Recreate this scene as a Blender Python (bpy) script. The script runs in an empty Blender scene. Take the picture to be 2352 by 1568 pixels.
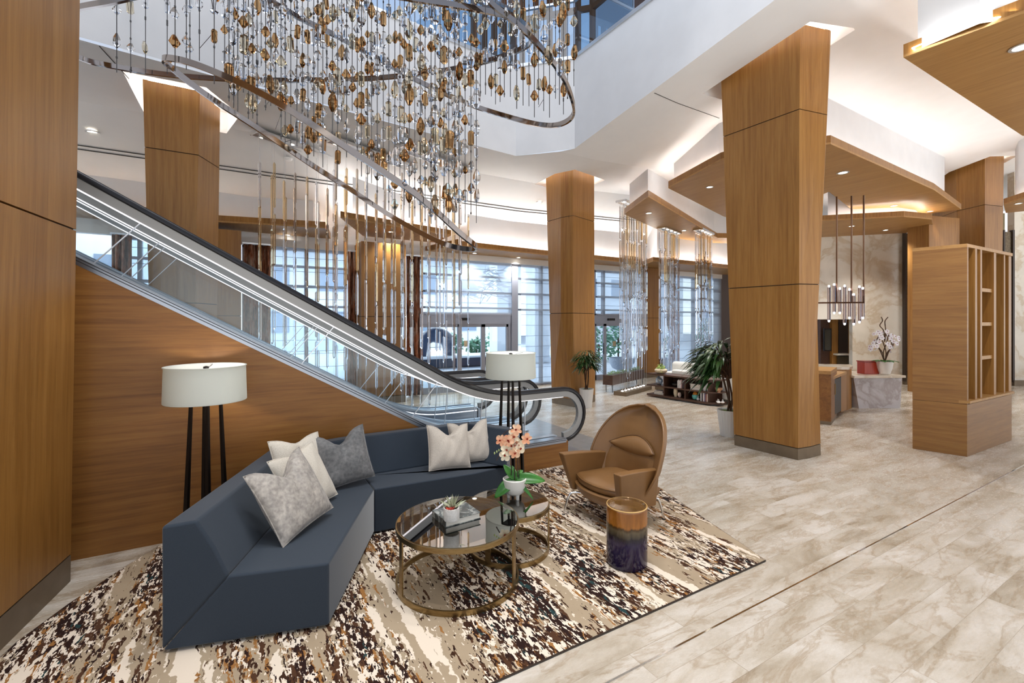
import bpy, bmesh, math, random
from mathutils import Vector, Matrix
from mathutils.geometry import delaunay_2d_cdt
random.seed(7)
C = bpy.context.scene.collection
SC = bpy.context.scene
PI = math.pi
# ---------------------------------------------------------------- survey of the place
# the camera's own numbers (focal length and horizon row in photo pixels, eye height, heading) turn survey readings into metres
FOC, HOR, EYE, CX, SX = 1060.0, 737.0, 1.85, 0.5056, 0.8628
def ray(x, y):
    a = (x - 1176) / FOC
    return CX + a * SX, SX - a * CX, (HOR - y) / FOC
def AZ(x, y, z=0.0):
    r = ray(x, y); t = (z - EYE) / r[2]
    return Vector((r[0] * t, r[1] * t, z))
def AY(x, y, Y):
    r = ray(x, y); t = Y / r[1]
    return Vector((r[0] * t, Y, EYE + r[2] * t))
def AX(x, y, X):
    r = ray(x, y); t = X / r[0]
    return Vector((X, r[1] * t, EYE + r[2] * t))
def AD(x, y, d):
    r = ray(x, y)
    return Vector((r[0] * d, r[1] * d, EYE + r[2] * d))

# ---------------------------------------------------------------- mesh builder
class MB:
    def __init__(s): s.v = []; s.f = []; s.m = []
    def add(s, vs, fs, mi=0):
        o = len(s.v); s.v += [Vector(p) for p in vs]
        for q in fs: s.f.append([i + o for i in q]); s.m.append(mi)
        return s
    def box(s, c, d, rz=0.0, mi=0):
        cx, cy, cz = c; hx, hy, hz = d[0] / 2, d[1] / 2, d[2] / 2
        co, si = math.cos(rz), math.sin(rz); vs = []
        for z in (-hz, hz):
            for x, y in ((-hx, -hy), (hx, -hy), (hx, hy), (-hx, hy)):
                vs.append((cx + x * co - y * si, cy + x * si + y * co, cz + z))
        return s.add(vs, [(3, 2, 1, 0), (4, 5, 6, 7), (0, 1, 5, 4), (1, 2, 6, 5), (2, 3, 7, 6), (3, 0, 4, 7)], mi)
    def bar(s, a, b, w, h, up=(0, 0, 1), mi=0):
        a, b = Vector(a), Vector(b); d = (b - a).normalized(); u = Vector(up)
        sd = d.cross(u)
        if sd.length < 1e-4: sd = d.cross(Vector((1, 0, 0)))
        sd.normalize(); u = sd.cross(d).normalized(); vs = []
        for p in (a, b):
            for x, y in ((-1, -1), (1, -1), (1, 1), (-1, 1)): vs.append(p + sd * x * w / 2 + u * y * h / 2)
        return s.add(vs, [(0, 1, 2, 3), (7, 6, 5, 4), (0, 4, 5, 1), (1, 5, 6, 2), (2, 6, 7, 3), (3, 7, 4, 0)], mi)
    def prism(s, poly, z0, z1, mi=0):
        n = len(poly); g = lambda z, p: z(p[0], p[1]) if callable(z) else z
        vs = [(p[0], p[1], g(z0, p)) for p in poly] + [(p[0], p[1], g(z1, p)) for p in poly]
        fs = [tuple(range(n))[::-1], tuple(range(n, 2 * n))] + [(i, (i + 1) % n, n + (i + 1) % n, n + i) for i in range(n)]
        return s.add(vs, fs, mi)
    def loft(s, rings, cap=True, closed=True, mi=0):
        n = len(rings[0]); vs = [p for r in rings for p in r]; fs = []
        for k in range(len(rings) - 1):
            for i in range(n if closed else n - 1):
                j = (i + 1) % n
                fs.append((k * n + i, k * n + j, (k + 1) * n + j, (k + 1) * n + i))
        if cap and closed:
            fs.append(tuple(range(n))[::-1]); fs.append(tuple((len(rings) - 1) * n + i for i in range(n)))
        return s.add(vs, fs, mi)
    def lathe(s, prof, n=32, c=(0, 0, 0), mi=0, cap=False):
        rings = [[(c[0] + r * math.cos(2 * PI * i / n), c[1] + r * math.sin(2 * PI * i / n), c[2] + z) for i in range(n)] for r, z in prof]
        return s.loft(rings, cap, True, mi)
    def tube(s, pts, r, n=8, closed=False, sec=None, up=None, mi=0):
        pts = [Vector(p) for p in pts]; m = len(pts); rings = []; nrm = None
        for i, p in enumerate(pts):
            if closed: t = pts[(i + 1) % m] - pts[i - 1]
            else: t = pts[min(i + 1, m - 1)] - pts[max(i - 1, 0)]
            t.normalize()
            if up is not None:
                nrm = Vector(up) - t * t.dot(Vector(up))
                if nrm.length < 1e-5: nrm = t.orthogonal()
            elif nrm is None: nrm = t.orthogonal()
            else: nrm = nrm - t * nrm.dot(t)
            nrm.normalize(); b = t.cross(nrm)
            rr = r[i] if isinstance(r, (list, tuple)) else r
            if sec: rings.append([p + b * x * rr + nrm * y * rr for x, y in sec])
            else: rings.append([p + (nrm * math.cos(2 * PI * k / n) + b * math.sin(2 * PI * k / n)) * rr for k in range(n)])
        if closed: rings.append(rings[0])
        return s.loft(rings, not closed, True, mi)
    def grid(s, fn, nu, nv, mi=0, wrap=False):
        vs = [fn(i / nu, j / nv) for j in range(nv + 1) for i in range(nu + 1)]
        fs = [(j * (nu + 1) + i, j * (nu + 1) + i + 1, (j + 1) * (nu + 1) + i + 1, (j + 1) * (nu + 1) + i) for j in range(nv) for i in range(nu)]
        return s.add(vs, fs, mi)
    def build(s, name, mats, parent=None, smooth=None, bevel=0.0, seg=2, org=None, solid=0.0, sub=0, merge=False):
        me = bpy.data.meshes.new(name)
        o0 = Vector(org) if org is not None else Vector((0, 0, 0))
        me.from_pydata([tuple(p - o0) for p in s.v], [], s.f)
        ml = mats if isinstance(mats, (list, tuple)) else [mats]
        for m in ml: me.materials.append(m)
        if len(ml) > 1: me.polygons.foreach_set('material_index', s.m)
        bm = bmesh.new(); bm.from_mesh(me)
        if merge: bmesh.ops.remove_doubles(bm, verts=bm.verts, dist=1e-5)
        bmesh.ops.recalc_face_normals(bm, faces=bm.faces); bm.to_mesh(me); bm.free()
        if smooth is not None:
            me.polygons.foreach_set('use_smooth', [True] * len(me.polygons))
            me.set_sharp_from_angle(angle=math.radians(smooth))
        me.update()
        o = bpy.data.objects.new(name, me); C.objects.link(o)
        if parent is not None: o.parent = parent
        elif org is not None: o.location = o0
        if solid: q = o.modifiers.new('solid', 'SOLIDIFY'); q.thickness = solid; q.offset = 0
        if bevel:
            q = o.modifiers.new('bevel', 'BEVEL'); q.width = bevel; q.segments = seg; q.limit_method = 'ANGLE'; q.angle_limit = math.radians(35)
            if smooth is None:
                me.polygons.foreach_set('use_smooth', [True] * len(me.polygons)); q.harden_normals = True
        if sub: q = o.modifiers.new('sub', 'SUBSURF'); q.levels = sub; q.render_levels = sub
        return o

def tag(o, label=None, cat=None, group=None, kind=None):
    if label: o['label'] = label
    if cat: o['category'] = cat
    if group: o['group'] = group
    if kind: o['kind'] = kind
    return o
def thing(name, label, cat, loc=(0, 0, 0), rz=0.0, group=None):
    o = bpy.data.objects.new(name, None); C.objects.link(o); o.location = loc; o.rotation_euler = (0, 0, rz)
    o.empty_display_size = 0.1; o['kind'] = 'thing'
    return tag(o, label, cat, group)
def struct(name, mb, m, **k):
    return tag(mb.build(name, m, **k), kind='structure')
def kids(o): return [c for c in bpy.data.objects if c.parent == o]
def copy_tree(o, parent=None):
    c = o.copy(); C.objects.link(c); c.parent = parent
    for ch in list(o.children): copy_tree(ch, c)
    return c
def place(src, loc, rz, label, group=None):
    c = copy_tree(src); c.location = loc; c.rotation_euler = (0, 0, rz); return tag(c, label, None, group)
def xsect(p, d, q, e):
    den = d[0] * e[1] - d[1] * e[0]
    t = ((q[0] - p[0]) * e[1] - (q[1] - p[1]) * e[0]) / den
    return Vector((p[0] + d[0] * t, p[1] + d[1] * t))
def spline(pts, n=8, closed=False):
    pts = [Vector(p) for p in pts]; m = len(pts); out = []
    for i in range(m if closed else m - 1):
        if closed: a, b, c, d = pts[i - 1], pts[i], pts[(i + 1) % m], pts[(i + 2) % m]
        else: a, b, c, d = pts[max(i - 1, 0)], pts[i], pts[i + 1], pts[min(i + 2, m - 1)]
        for k in range(n):
            t = k / n
            out.append(0.5 * ((2 * b) + (c - a) * t + (2 * a - 5 * b + 4 * c - d) * t * t + (3 * b - a - 3 * c + d) * t ** 3))
    if not closed: out.append(pts[-1])
    return out

# ---------------------------------------------------------------- materials
def lin(r, g, b):
    f = lambda c: (c / 255) / 12.92 if c <= 10 else ((c / 255 + 0.055) / 1.055) ** 2.4
    return (f(r), f(g), f(b), 1)
class NT:
    def __init__(s, name):
        s.mat = bpy.data.materials.new(name); s.mat.use_nodes = True; s.t = s.mat.node_tree; s.n = s.t.nodes; s.l = s.t.links
        s.n.clear(); s.out = s.n.new('ShaderNodeOutputMaterial')
    def node(s, t, **k):
        o = s.n.new('ShaderNode' + t)
        for a, b in k.items(): setattr(o, a, b)
        return o
    def link(s, a, b): s.l.new(a, b)
    def coord(s, scale=(1, 1, 1), rot=(0, 0, 0), which='Object'):
        c = s.node('TexCoord'); m = s.node('Mapping'); m.inputs['Scale'].default_value = scale; m.inputs['Rotation'].default_value = rot
        s.link(c.outputs[which], m.inputs['Vector']); return m.outputs[0]
    def noise(s, v, scale=5, detail=3, rough=.5, dist=0.0):
        n = s.node('TexNoise'); n.inputs['Scale'].default_value = scale; n.inputs['Detail'].default_value = detail
        n.inputs['Roughness'].default_value = rough; n.inputs['Distortion'].default_value = dist
        if v is not None: s.link(v, n.inputs['Vector'])
        return n.outputs['Fac']
    def ramp(s, f, stops, mode='LINEAR'):
        r = s.node('ValToRGB'); e = r.color_ramp; e.interpolation = mode
        while len(e.elements) < len(stops): e.elements.new(0.5)
        for q, (p, c) in zip(e.elements, stops): q.position = p; q.color = c if len(c) == 4 else (*c, 1)
        s.link(f, r.inputs['Fac']); return r.outputs['Color']
    def mix(s, f, a, b, mode='MIX'):
        m = s.node('Mix', data_type='RGBA', blend_type=mode)
        for val, i in ((f, 0), (a, 6), (b, 7)):
            if hasattr(val, 'type') and hasattr(val, 'links'): s.link(val, m.inputs[i])
            else: m.inputs[i].default_value = val
        return m.outputs[2]
    def math(s, op, a, b=0.0):
        m = s.node('Math', operation=op)
        for val, i in ((a, 0), (b, 1)):
            if hasattr(val, 'links'): s.link(val, m.inputs[i])
            else: m.inputs[i].default_value = val
        return m.outputs[0]
    def bsdf(s, col=None, rough=.5, metal=0.0, spec=.5, **k):
        b = s.node('BsdfPrincipled')
        if hasattr(col, 'links'): s.link(col, b.inputs['Base Color'])
        elif col is not None: b.inputs['Base Color'].default_value = col
        if hasattr(rough, 'links'): s.link(rough, b.inputs['Roughness'])
        else: b.inputs['Roughness'].default_value = rough
        b.inputs['Metallic'].default_value = metal; b.inputs['Specular IOR Level'].default_value = spec
        for a, v in k.items(): b.inputs[a.replace('_', ' ')].default_value = v
        return b
    def bump(s, b, h, strength=.2, dist=.01):
        u = s.node('Bump'); u.inputs['Strength'].default_value = strength; u.inputs['Distance'].default_value = dist
        s.link(h, u.inputs['Height']); s.link(u.outputs[0], b.inputs['Normal'])
    def done(s, b):
        s.link(b.outputs[0], s.out.inputs['Surface']); return s.mat
def plain(name, col, rough=.5, metal=0.0, spec=.5, **k):
    t = NT(name); return t.done(t.bsdf(col, rough, metal, spec, **k))
def textured(name, c1, c2, scale=8, rough=.6, stretch=(1, 1, 1), metal=0.0, bump=0.0, detail=4):
    t = NT(name); f = t.noise(t.coord(stretch), scale, detail)
    b = t.bsdf(t.ramp(f, [(.3, c1), (.7, c2)]), rough, metal)
    if bump: t.bump(b, f, bump)
    return t.done(b)
def wood(name, axis='z', c1=(157, 110, 52), c2=(127, 83, 33), c3=(177, 132, 72), rough=.38, fine=1.0):
    t = NT(name); k = {'x': (.05, 1, 1), 'y': (1, .05, 1), 'z': (1, 1, .04), 'h': (.05, .05, 1)}[axis]
    v = t.coord(k); v2 = t.coord(tuple(q * .35 for q in k))
    f1 = t.noise(v, 26 * fine, 5, .6, .4); f2 = t.noise(v2, 9 * fine, 3, .55, .8); f3 = t.noise(v, 140 * fine, 2, .5)
    a = t.ramp(f1, [(.28, lin(*c2)), (.5, lin(*c1)), (.75, lin(*c3))])
    b = t.ramp(f2, [(.3, lin(*c2)), (.65, lin(*c1))])
    c = t.mix(.42, a, b); d = t.ramp(f3, [(.3, (.78, .78, .78)), (.6, (1, 1, 1))])
    c = t.mix(.5, c, d, 'MULTIPLY')
    s = t.bsdf(c, rough, 0, .45); t.bump(s, f3, .04, .002)
    return t.done(s)
def thin_glass(name, tint=(1, 1, 1, 1), refl=.9, base=.03):
    t = NT(name); tr = t.node('BsdfTransparent'); tr.inputs[0].default_value = tint
    gl = t.node('BsdfGlossy'); gl.inputs['Roughness'].default_value = .01
    lw = t.node('LayerWeight'); lw.inputs['Blend'].default_value = .25
    f = t.math('MULTIPLY', lw.outputs['Fresnel'], refl); f = t.math('ADD', f, base)
    m = t.node('MixShader'); t.link(f, m.inputs[0]); t.link(tr.outputs[0], m.inputs[1]); t.link(gl.outputs[0], m.inputs[2])
    return t.done(m)
def emit(name, col, st):
    t = NT(name); e = t.node('Emission'); e.inputs[0].default_value = col; e.inputs[1].default_value = st
    return t.done(e)
def glass(name, col, ior=1.42, rough=0.0):
    t = NT(name); g = t.node('BsdfGlass'); g.inputs['Color'].default_value = col; g.inputs['IOR'].default_value = ior; g.inputs['Roughness'].default_value = rough
    return t.done(g)

M = {}
M['wood_v'] = wood('oak veneer upright', 'z')
M['wood_h'] = wood('oak veneer level', 'x', (146, 96, 40), (112, 67, 22), (166, 117, 56), .42)
M['wood_y'] = wood('oak veneer crosswise', 'h', (150, 105, 50), (120, 79, 34), (170, 127, 69))
M['wood_c'] = wood('oak canopy', 'y', (180, 136, 79), (153, 109, 56), (195, 153, 97), .45)
M['wood_o'] = wood('warm oak', 'x', (176, 112, 52), (150, 88, 36), (190, 128, 66))
M['walnut'] = wood('dark walnut', 'y', (86, 58, 44), (58, 36, 28), (102, 72, 56), .4)
M['joint'] = plain('dark joint', lin(40, 26, 14), .8)
M['plinth'] = textured('bronze plinth', lin(112, 96, 76), lin(126, 110, 90), 6, .45, metal=.35)
M['white'] = textured('ceiling paint', lin(240, 240, 241), lin(243, 243, 244), 3, .85)
M['fascia'] = textured('fascia paint', lin(222, 223, 226), lin(227, 228, 231), 3, .8)
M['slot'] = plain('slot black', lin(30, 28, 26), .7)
M['bronze'] = plain('brushed bronze', lin(150, 128, 92), .3, 1.0)
M['chrome'] = plain('chrome', (.82, .83, .85, 1), .07, 1.0)
M['steel'] = plain('brushed steel', (.50, .53, .58, 1), .28, 1.0); M['guide'] = plain('handrail guide grey', lin(158, 157, 154), .45, .3)
M['moulding'] = plain('deck moulding', (.34, .37, .42, 1), .34, 1.0); M['alu'] = plain('satin aluminium', (.72, .74, .77, 1), .38, .9)
M['black_rubber'] = plain('black rubber', lin(22, 20, 24), .35)
M['black_metal'] = plain('black metal', lin(26, 20, 17), .4, .3)
M['esc_glass'] = thin_glass('balustrade glass', (.93, .965, .98, 1), .55, .02)
M['win_glass'] = thin_glass('window glass', (.86, .93, .97, 1), .5, .02)
M['led'] = emit('led strip', (1, .95, 1, 1), 1.6)
M['cove'] = emit('cove led', (1, .97, .92, 1), 30.0)
M['lens'] = emit('downlight lens', (1, .9, .72, 1), 14.0)
M['shade_w'] = None
WORLD, SKYL, EXPO, ATR_FILL = 2.3, 160, 0.2, 620
# ---------------------------------------------------------------- floor
def floor_mat():
    t = NT('travertine planks')
    v = t.coord((1, 1, 1))
    br = t.node('TexBrick'); br.offset = .37; br.offset_frequency = 2; br.squash = 1
    mp = t.node('Mapping'); mp.inputs['Location'].default_value = (.13, -.02, 0); t.link(v, mp.inputs['Vector']); t.link(mp.outputs[0], br.inputs['Vector'])
    br.inputs['Scale'].default_value = 1; br.inputs['Brick Width'].default_value = 1.22; br.inputs['Row Height'].default_value = .207
    br.inputs['Mortar Size'].default_value = .0016; br.inputs['Mortar Smooth'].default_value = .1
    br.inputs['Color1'].default_value = (0, 0, 0, 1); br.inputs['Color2'].default_value = (1, 1, 1, 1); br.inputs['Mortar'].default_value = (.5, .5, .5, 1)
    # every plank carries its own stretch of stone: the plank tone shifts the pattern
    sh = t.node('VectorMath', operation='MULTIPLY_ADD'); t.link(br.outputs['Color'], sh.inputs[0]); sh.inputs[1].default_value = (4, 2, 3); 
    mp2 = t.node('Mapping'); mp2.inputs['Scale'].default_value = (.8, 2.4, 1); mp2.inputs['Rotation'].default_value = (0, 0, .22); t.link(v, mp2.inputs['Vector']); t.link(mp2.outputs[0], sh.inputs[2])
    n1 = t.noise(sh.outputs[0], 1.35, 6, .62, .5); n2 = t.noise(sh.outputs[0], 2.2, 6, .62, .5); n3 = t.noise(sh.outputs[0], 36, 3, .6)
    c = t.ramp(n1, [(.30, lin(152, 137, 116)), (.44, lin(183, 171, 154)), (.58, lin(202, 193, 181)), (.74, lin(214, 208, 199))])
    vein = t.ramp(n2, [(.44, (1, 1, 1)), (.495, lin(206, 188, 164)), (.53, (1, 1, 1))])
    c = t.mix(.5, c, vein, 'MULTIPLY')
    c = t.mix(.35, c, t.ramp(n3, [(.3, lin(216, 206, 192)), (.6, (1, 1, 1))]), 'MULTIPLY')
    tone = t.ramp(br.outputs['Color'], [(0, (.93, .92, .9)), (.6, (1, 1, 1)), (1, (1.03, 1.03, 1.03))])
    c = t.mix(.8, c, tone, 'MULTIPLY')
    c = t.mix(t.math('MULTIPLY', br.outputs['Fac'], .55), c, lin(142, 128, 110))
    b = t.bsdf(c, t.ramp(n3, [(.3, (.3, .3, .3)), (.7, (.2, .2, .2))]), 0, .5)
    return t.done(b)
M['floor'] = floor_mat()
struct('floor', MB().box((10, 4.1, -.05), (46, 14.4, .1)), M['floor'])
struct('trim_1', MB().box((8, 1.79, .0012), (24, .011, .0024)), M['chrome'])

t = NT('grey landing stone'); v_ = t.coord(); b4 = t.node('TexBrick'); b4.inputs['Scale'].default_value = 1; b4.inputs['Brick Width'].default_value = .9; b4.inputs['Row Height'].default_value = .6; b4.inputs['Mortar Size'].default_value = .002
t.link(v_, b4.inputs['Vector']); b4.inputs['Color1'].default_value = lin(140, 138, 136); b4.inputs['Color2'].default_value = lin(148, 146, 144); b4.inputs['Mortar'].default_value = lin(96, 94, 92)
M['grey_stone'] = t.done(t.bsdf(t.mix(.3, b4.outputs['Color'], t.ramp(t.noise(v_, 9, 4), [(.3, lin(126, 124, 122)), (.7, lin(166, 164, 160))])), .22))
struct('floor_landing', MB().box((3.98, 6.25, .0015), (1.64, 2.9, .003)), M['grey_stone'])
# ---------------------------------------------------------------- rug
def rug_mat():
    t = NT('abstract rug')
    v = t.coord((1, .13, 1)); vb = t.coord((1, .30, 1)); vs = t.coord((1, .42, 1))
    def th(f, a, w=.006, inv=False):
        return t.ramp(f, [(a, (1, 1, 1)), (a + w, (0, 0, 0))] if inv else [(a, (0, 0, 0)), (a + w, (1, 1, 1))])
    warp = t.node('TexNoise'); warp.inputs['Scale'].default_value = 22; warp.inputs['Detail'].default_value = 2
    t.link(t.coord((1, 1, 1)), warp.inputs['Vector'])
    def wv(vec, amt):
        m = t.node('VectorMath', operation='MULTIPLY_ADD'); t.link(warp.outputs['Color'], m.inputs[0]); m.inputs[1].default_value = (amt, amt, 0); t.link(vec, m.inputs[2]); return m.outputs[0]
    taupe = lin(164, 144, 119)
    c = t.mix(t.noise(t.coord((1, 1, 1)), 5, 3), lin(156, 137, 112), lin(174, 155, 130))
    cream = t.noise(wv(v, .045), 6.2, 3, .62); c = t.mix(th(cream, .545), c, lin(224, 208, 188))
    mask = t.noise(t.coord((1, .16, 1), (0, 0, .0)), 3.4, 2, .5)
    def flecks(vec, sc, a, col, m0, c, seed, amt=.03):
        mp = t.node('Mapping'); mp.inputs['Location'].default_value = (seed, seed * 1.7, 0); t.link(wv(vec, amt), mp.inputs['Vector'])
        n = t.noise(mp.outputs[0], sc, 2.5, .6)
        mk = t.math('SUBTRACT', n, t.math('MULTIPLY', t.math('SUBTRACT', m0, mask), .9))
        return t.mix(th(mk, a), c, col)
    c = flecks(v, 25, .60, lin(150, 104, 58), .47, c, 3.1)
    c = flecks(vb, 34, .59, lin(60, 38, 26), .488, c, 7.7, .02)
    c = flecks(v, 28, .61, lin(78, 52, 36), .47, c, 11.3)
    c = flecks(vs, 40, .60, lin(226, 211, 192), .485, c, 5.9, .02)
    c = flecks(vb, 50, .63, lin(44, 28, 24), .488, c, 1.3, .012)
    c = flecks(vb, 30, .745, lin(40, 62, 62), .5, c, 9.2, .02)
    b = t.bsdf(c, .95, 0, .1); t.bump(b, t.noise(t.coord(), 900, 1), .3, .003)
    return t.done(b)
rug_poly = [(-1.75, 2.08), (3.48, 2.08), (3.62, 2.5), (3.82, 3.1), (3.98, 3.55), (4.02, 3.9), (3.9, 4.3), (3.62, 4.62), (3.3, 4.765), (-.56, 4.765), (-.78, 4.4), (-.97, 4.05), (-1.11, 3.72), (-1.20, 3.3), (-1.25, 3.17), (-1.5, 2.75)]
rug = thing('rug', 'large abstract beige, cream and dark brown patterned rug under the navy sofa and glass tables', 'rug', (1.3, 3.4, 0))
MB().prism(rug_poly, .001, .012).build('pile_field', rug_mat(), rug, org=(1.3, 3.4, 0))
rb = MB(); pts = [(p[0], p[1], .0065) for p in rug_poly]; rb.tube(pts, .0062, 5, closed=True)
rb.build('bound_edge', plain('rug binding', lin(52, 38, 26), .9), rug, org=(1.3, 3.4, 0))

# ---------------------------------------------------------------- escalators
SL = math.tan(math.radians(29.8))
def bend(z0, xk, x0, x1, off=0.0, soft=.55, n=9):
    """flat at z0 from x0 down to the knee at xk, then climbing towards x1 (x1 < xk): list of (x, z)"""
    a = [(x0, z0 + off)]
    for i in range(n + 1):
        u = i / n; x = xk + soft - 2 * soft * u
        a.append((x, z0 + off + SL * (soft * 2 * u) ** 2 / (4 * soft)))
    a.append((x1, z0 + off + SL * (xk - x1)))
    return a
XTOP = -4.2
deck_path = bend(.33, 2.40, 3.62, XTOP)
wallp = [(3.65, 0)] + [(max(min(x, 3.65), XTOP), z - .03) for x, z in [(3.65, .33)] + deck_path[1:]] + [(XTOP, 0)]
wm = MB(); n = len(wallp)
wm.add([(x, 4.79, z) for x, z in wallp] + [(x, 4.83, z) for x, z in wallp], [tuple(range(n)), tuple(range(n, 2 * n))[::-1]] + [(i, n + i, n + (i + 1) % n, (i + 1) % n) for i in range(n)])
struct('wall_left', wm, M['wood_h'])

def sweep_xz(path, y0, y1, z0, z1, mb=None, mi=0):
    """rectangular section swept along an (x, z) path, its height measured square to the path"""
    mb = mb or MB(); rings = []; m = len(path)
    for i, (x, z) in enumerate(path):
        a = Vector(path[max(i - 1, 0)]); b = Vector(path[min(i + 1, m - 1)]); d = (b - a).normalized(); nn = Vector((d.y, -d.x))
        if nn.y < 0: nn = -nn
        p0 = Vector((x, z)) + nn * z0; p1 = Vector((x, z)) + nn * z1
        rings.append([(p0.x, y0, p0.y), (p0.x, y1, p0.y), (p1.x, y1, p1.y), (p1.x, y0, p1.y)])
    return mb.loft(rings, True, True, mi)
def hand_path(n=14):
    zt, zb = .94, .27; r = (zt - zb) / 2; xc = 3.70
    top = bend(zt, 2.50, xc, XTOP)[::-1]
    arc = [(xc + r * math.sin(PI * i / n), (zt + zb) / 2 + r * math.cos(PI * i / n)) for i in range(1, n + 1)]
    return top + arc
hp = hand_path()
cnt = [0]
def escalator(y0, label):
    """one moving stairway whose outer deck starts at y0 and which is 1.42 m wide"""
    root = thing('escalator', label, 'escalator', (3.0, y0 + .7, 0)); og = (3.0, y0 + .7, 0)
    ya, yb = y0 + .17, y0 + 1.25
    for yc, s in ((ya, -1), (yb, 1)):
        # handrail: black rubber belt on a bright guide
        sec = [(-.045, -.012), (-.045, .018), (-.030, .032), (.030, .032), (.045, .018), (.045, -.012), (.030, -.022), (-.030, -.022)]
        p3 = [(x, yc, z) for x, z in hp]
        rings = []; gr = []
        for i, (x, z) in enumerate(hp):
            a = Vector(hp[max(i - 1, 0)]); b = Vector(hp[min(i + 1, len(hp) - 1)]); d = (b - a).normalized(); nn = Vector((-d.y, d.x))
            if i < len(hp) - 18 and nn.y < 0: nn = -nn
            rings.append([(x + nn.x * q, yc + p, z + nn.y * q) for p, q in sec])
            gr.append([(x + nn.x * q, yc + p, z + nn.y * q) for p, q in ((-.026, -.095), (-.026, -.022), (.026, -.022), (.026, -.095))])
        hr = MB().loft(rings).build('handrail', M['black_rubber'], root, smooth=50, org=og)
        MB().loft(gr).build('handrail_guide', M['guide'], root, org=og)
        # light strip under the guide
        tp = [q for q in bend(.94, 2.50, 3.7, XTOP)]
        sweep_xz(tp, yc - .008, yc + .008, -.106, -.096).build('light_strip', M['led'], root, org=og)
        # glass panels between deck and guide, cut square to the slope
        cuts = [XTOP, -2.6, -1.05, .5, 1.62, 2.45, 3.1, 3.70]
        zl = lambda x: (.33 if x > 2.95 else .33 + SL * (2.40 - x) if x < 1.85 else .33 + SL * (2.95 - x) ** 2 / 2.2)
        zh = lambda x: (.86 if x > 3.05 else .86 + SL * (2.50 - x) if x < 1.95 else .86 + SL * (3.05 - x) ** 2 / 2.2)
        for k in range(len(cuts) - 1):
            x0, x1 = cuts[k] + .006, cuts[k + 1] - .006; N = 8; lean = .33
            lo = [(x0 + (x1 - x0) * i / N) for i in range(N + 1)]
            sh0 = lean if 0 < k <= 4 else (0.0 if k > 4 else 0)
            sh1 = lean if k < 4 else 0.0
            if k > 4: sh0 = 0
            if k == 4: sh0, sh1 = lean, 0.05
            if k == 5: sh0, sh1 = .05, 0
            hi = [lo[i] + sh0 + (sh1 - sh0) * i / N for i in range(N + 1)]
            g = MB(); A = [(x, yc, zl(x) - .01) for x in lo]; B = [(x, yc, zh(x) + .01) for x in hi]
            if k == 6:
                r = .33; B = B[:-1]; ar = [(3.68 + (r - .05) * math.sin(PI * i / 10), yc, .605 + (r - .05) * math.cos(PI * i / 10)) for i in range(11)]
                loop = A[:-1] + [(3.66, yc, .33)] + ar[::-1] + B[::-1]
                g.add(loop, [tuple(range(len(loop)))])
            else:
                g.loft([A, B], False, False)
            g.build('glass_panel', M['esc_glass'], root, org=og)
            if k < 6:   # bright edge of the joint between two panes
                a, b = Vector((cuts[k + 1], yc, zl(cuts[k + 1]))), Vector((cuts[k + 1] + sh1, yc, zh(cuts[k + 1] + sh1)))
                MB().bar(a, b, .008, .014, (0, 1, 0)).build('joint_strip', M['alu'], root, org=og)
        # decks either side of the glass
        o0, o1 = (y0, yc - .02) if s < 0 else (yc + .02, y0 + 1.42)
        sweep_xz(deck_path, o0, o1, -.03, 0).build('outer_deck', M['steel'], root, org=og)
        sweep_xz(deck_path, *((y0 - .012, y0 + .02) if s < 0 else (y0 + 1.40, y0 + 1.432)), -.045, .012).build('edge_moulding', M['moulding'], root, org=og)
        for zg in (-.018, .002): sweep_xz(deck_path, *((y0 - .0135, y0 - .0115) if s < 0 else (y0 + 1.4315, y0 + 1.4335)), zg, zg + .006).build('dark_shadow_line', M['slot'], root, org=og)  # dark strips for the moulding's fine lines and the shadow under it
        i0, i1 = (yc + .02, yc + .11) if s < 0 else (yc - .11, yc - .02)
        sweep_xz(deck_path, i0, i1, -.03, 0).build('inner_deck', M['alu'], root, org=og)
        sk = (yc + .10, yc + .112) if s < 0 else (yc - .112, yc - .10)
        sweep_xz(deck_path, *sk, -.30, -.03).build('skirt_panel', M['steel'], root, org=og)
        sweep_xz(deck_path, *((yc + .113, yc + .118) if s < 0 else (yc - .118, yc - .113)), -.075, -.06).build('skirt_light', M['led'], root, org=og)
        MB().box((3.66, yc, .15), (.05, .24, .3)).build('newel_base', M['steel'], root, bevel=.008, org=og)
    # step band: real treads
    sb = MB(); x = 2.55; z = .02
    prof = [(3.3, .015), (2.75, .015)]
    while x > XTOP: prof += [(x, z), (x, z + .2)]; z += .2; x -= .2 / SL
    prof += [(XTOP, z)]
    sb.loft([[(a, ya + .115, b), (a, yb - .115, b)] for a, b in prof], False, False)
    sb.build('step_band', plain('step grey', lin(96, 100, 108), .5, .6), root, org=og)
    MB().box((3.6, y0 + .71, .012), (1.1, .9, .02)).build('comb_plate', textured('landing plate', lin(150, 154, 160), lin(170, 174, 180), 60, .4, (1, .02, 1), .8), root, org=og)
    return root, og
e1, og1 = escalator(4.80, 'nearer glass sided escalator rising left above the wood panelled wall')
e2, og2 = escalator(6.27, 'second escalator, running parallel behind the nearer glass sided one')
MB().box((2.72, 5.955, .30), (.13, .002, .07)).build('safety_sticker', plain('sticker yellow', lin(214, 222, 92), .6), e1, org=og1)['label'] = 'yellow safety sticker'
# far cladding of the second stairway and the solid soffit under both
MB().add([(x, 7.69, z) for x, z in wallp], [tuple(range(len(wallp)))]).build('side_cladding', M['alu'], e2, org=og2)

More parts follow.
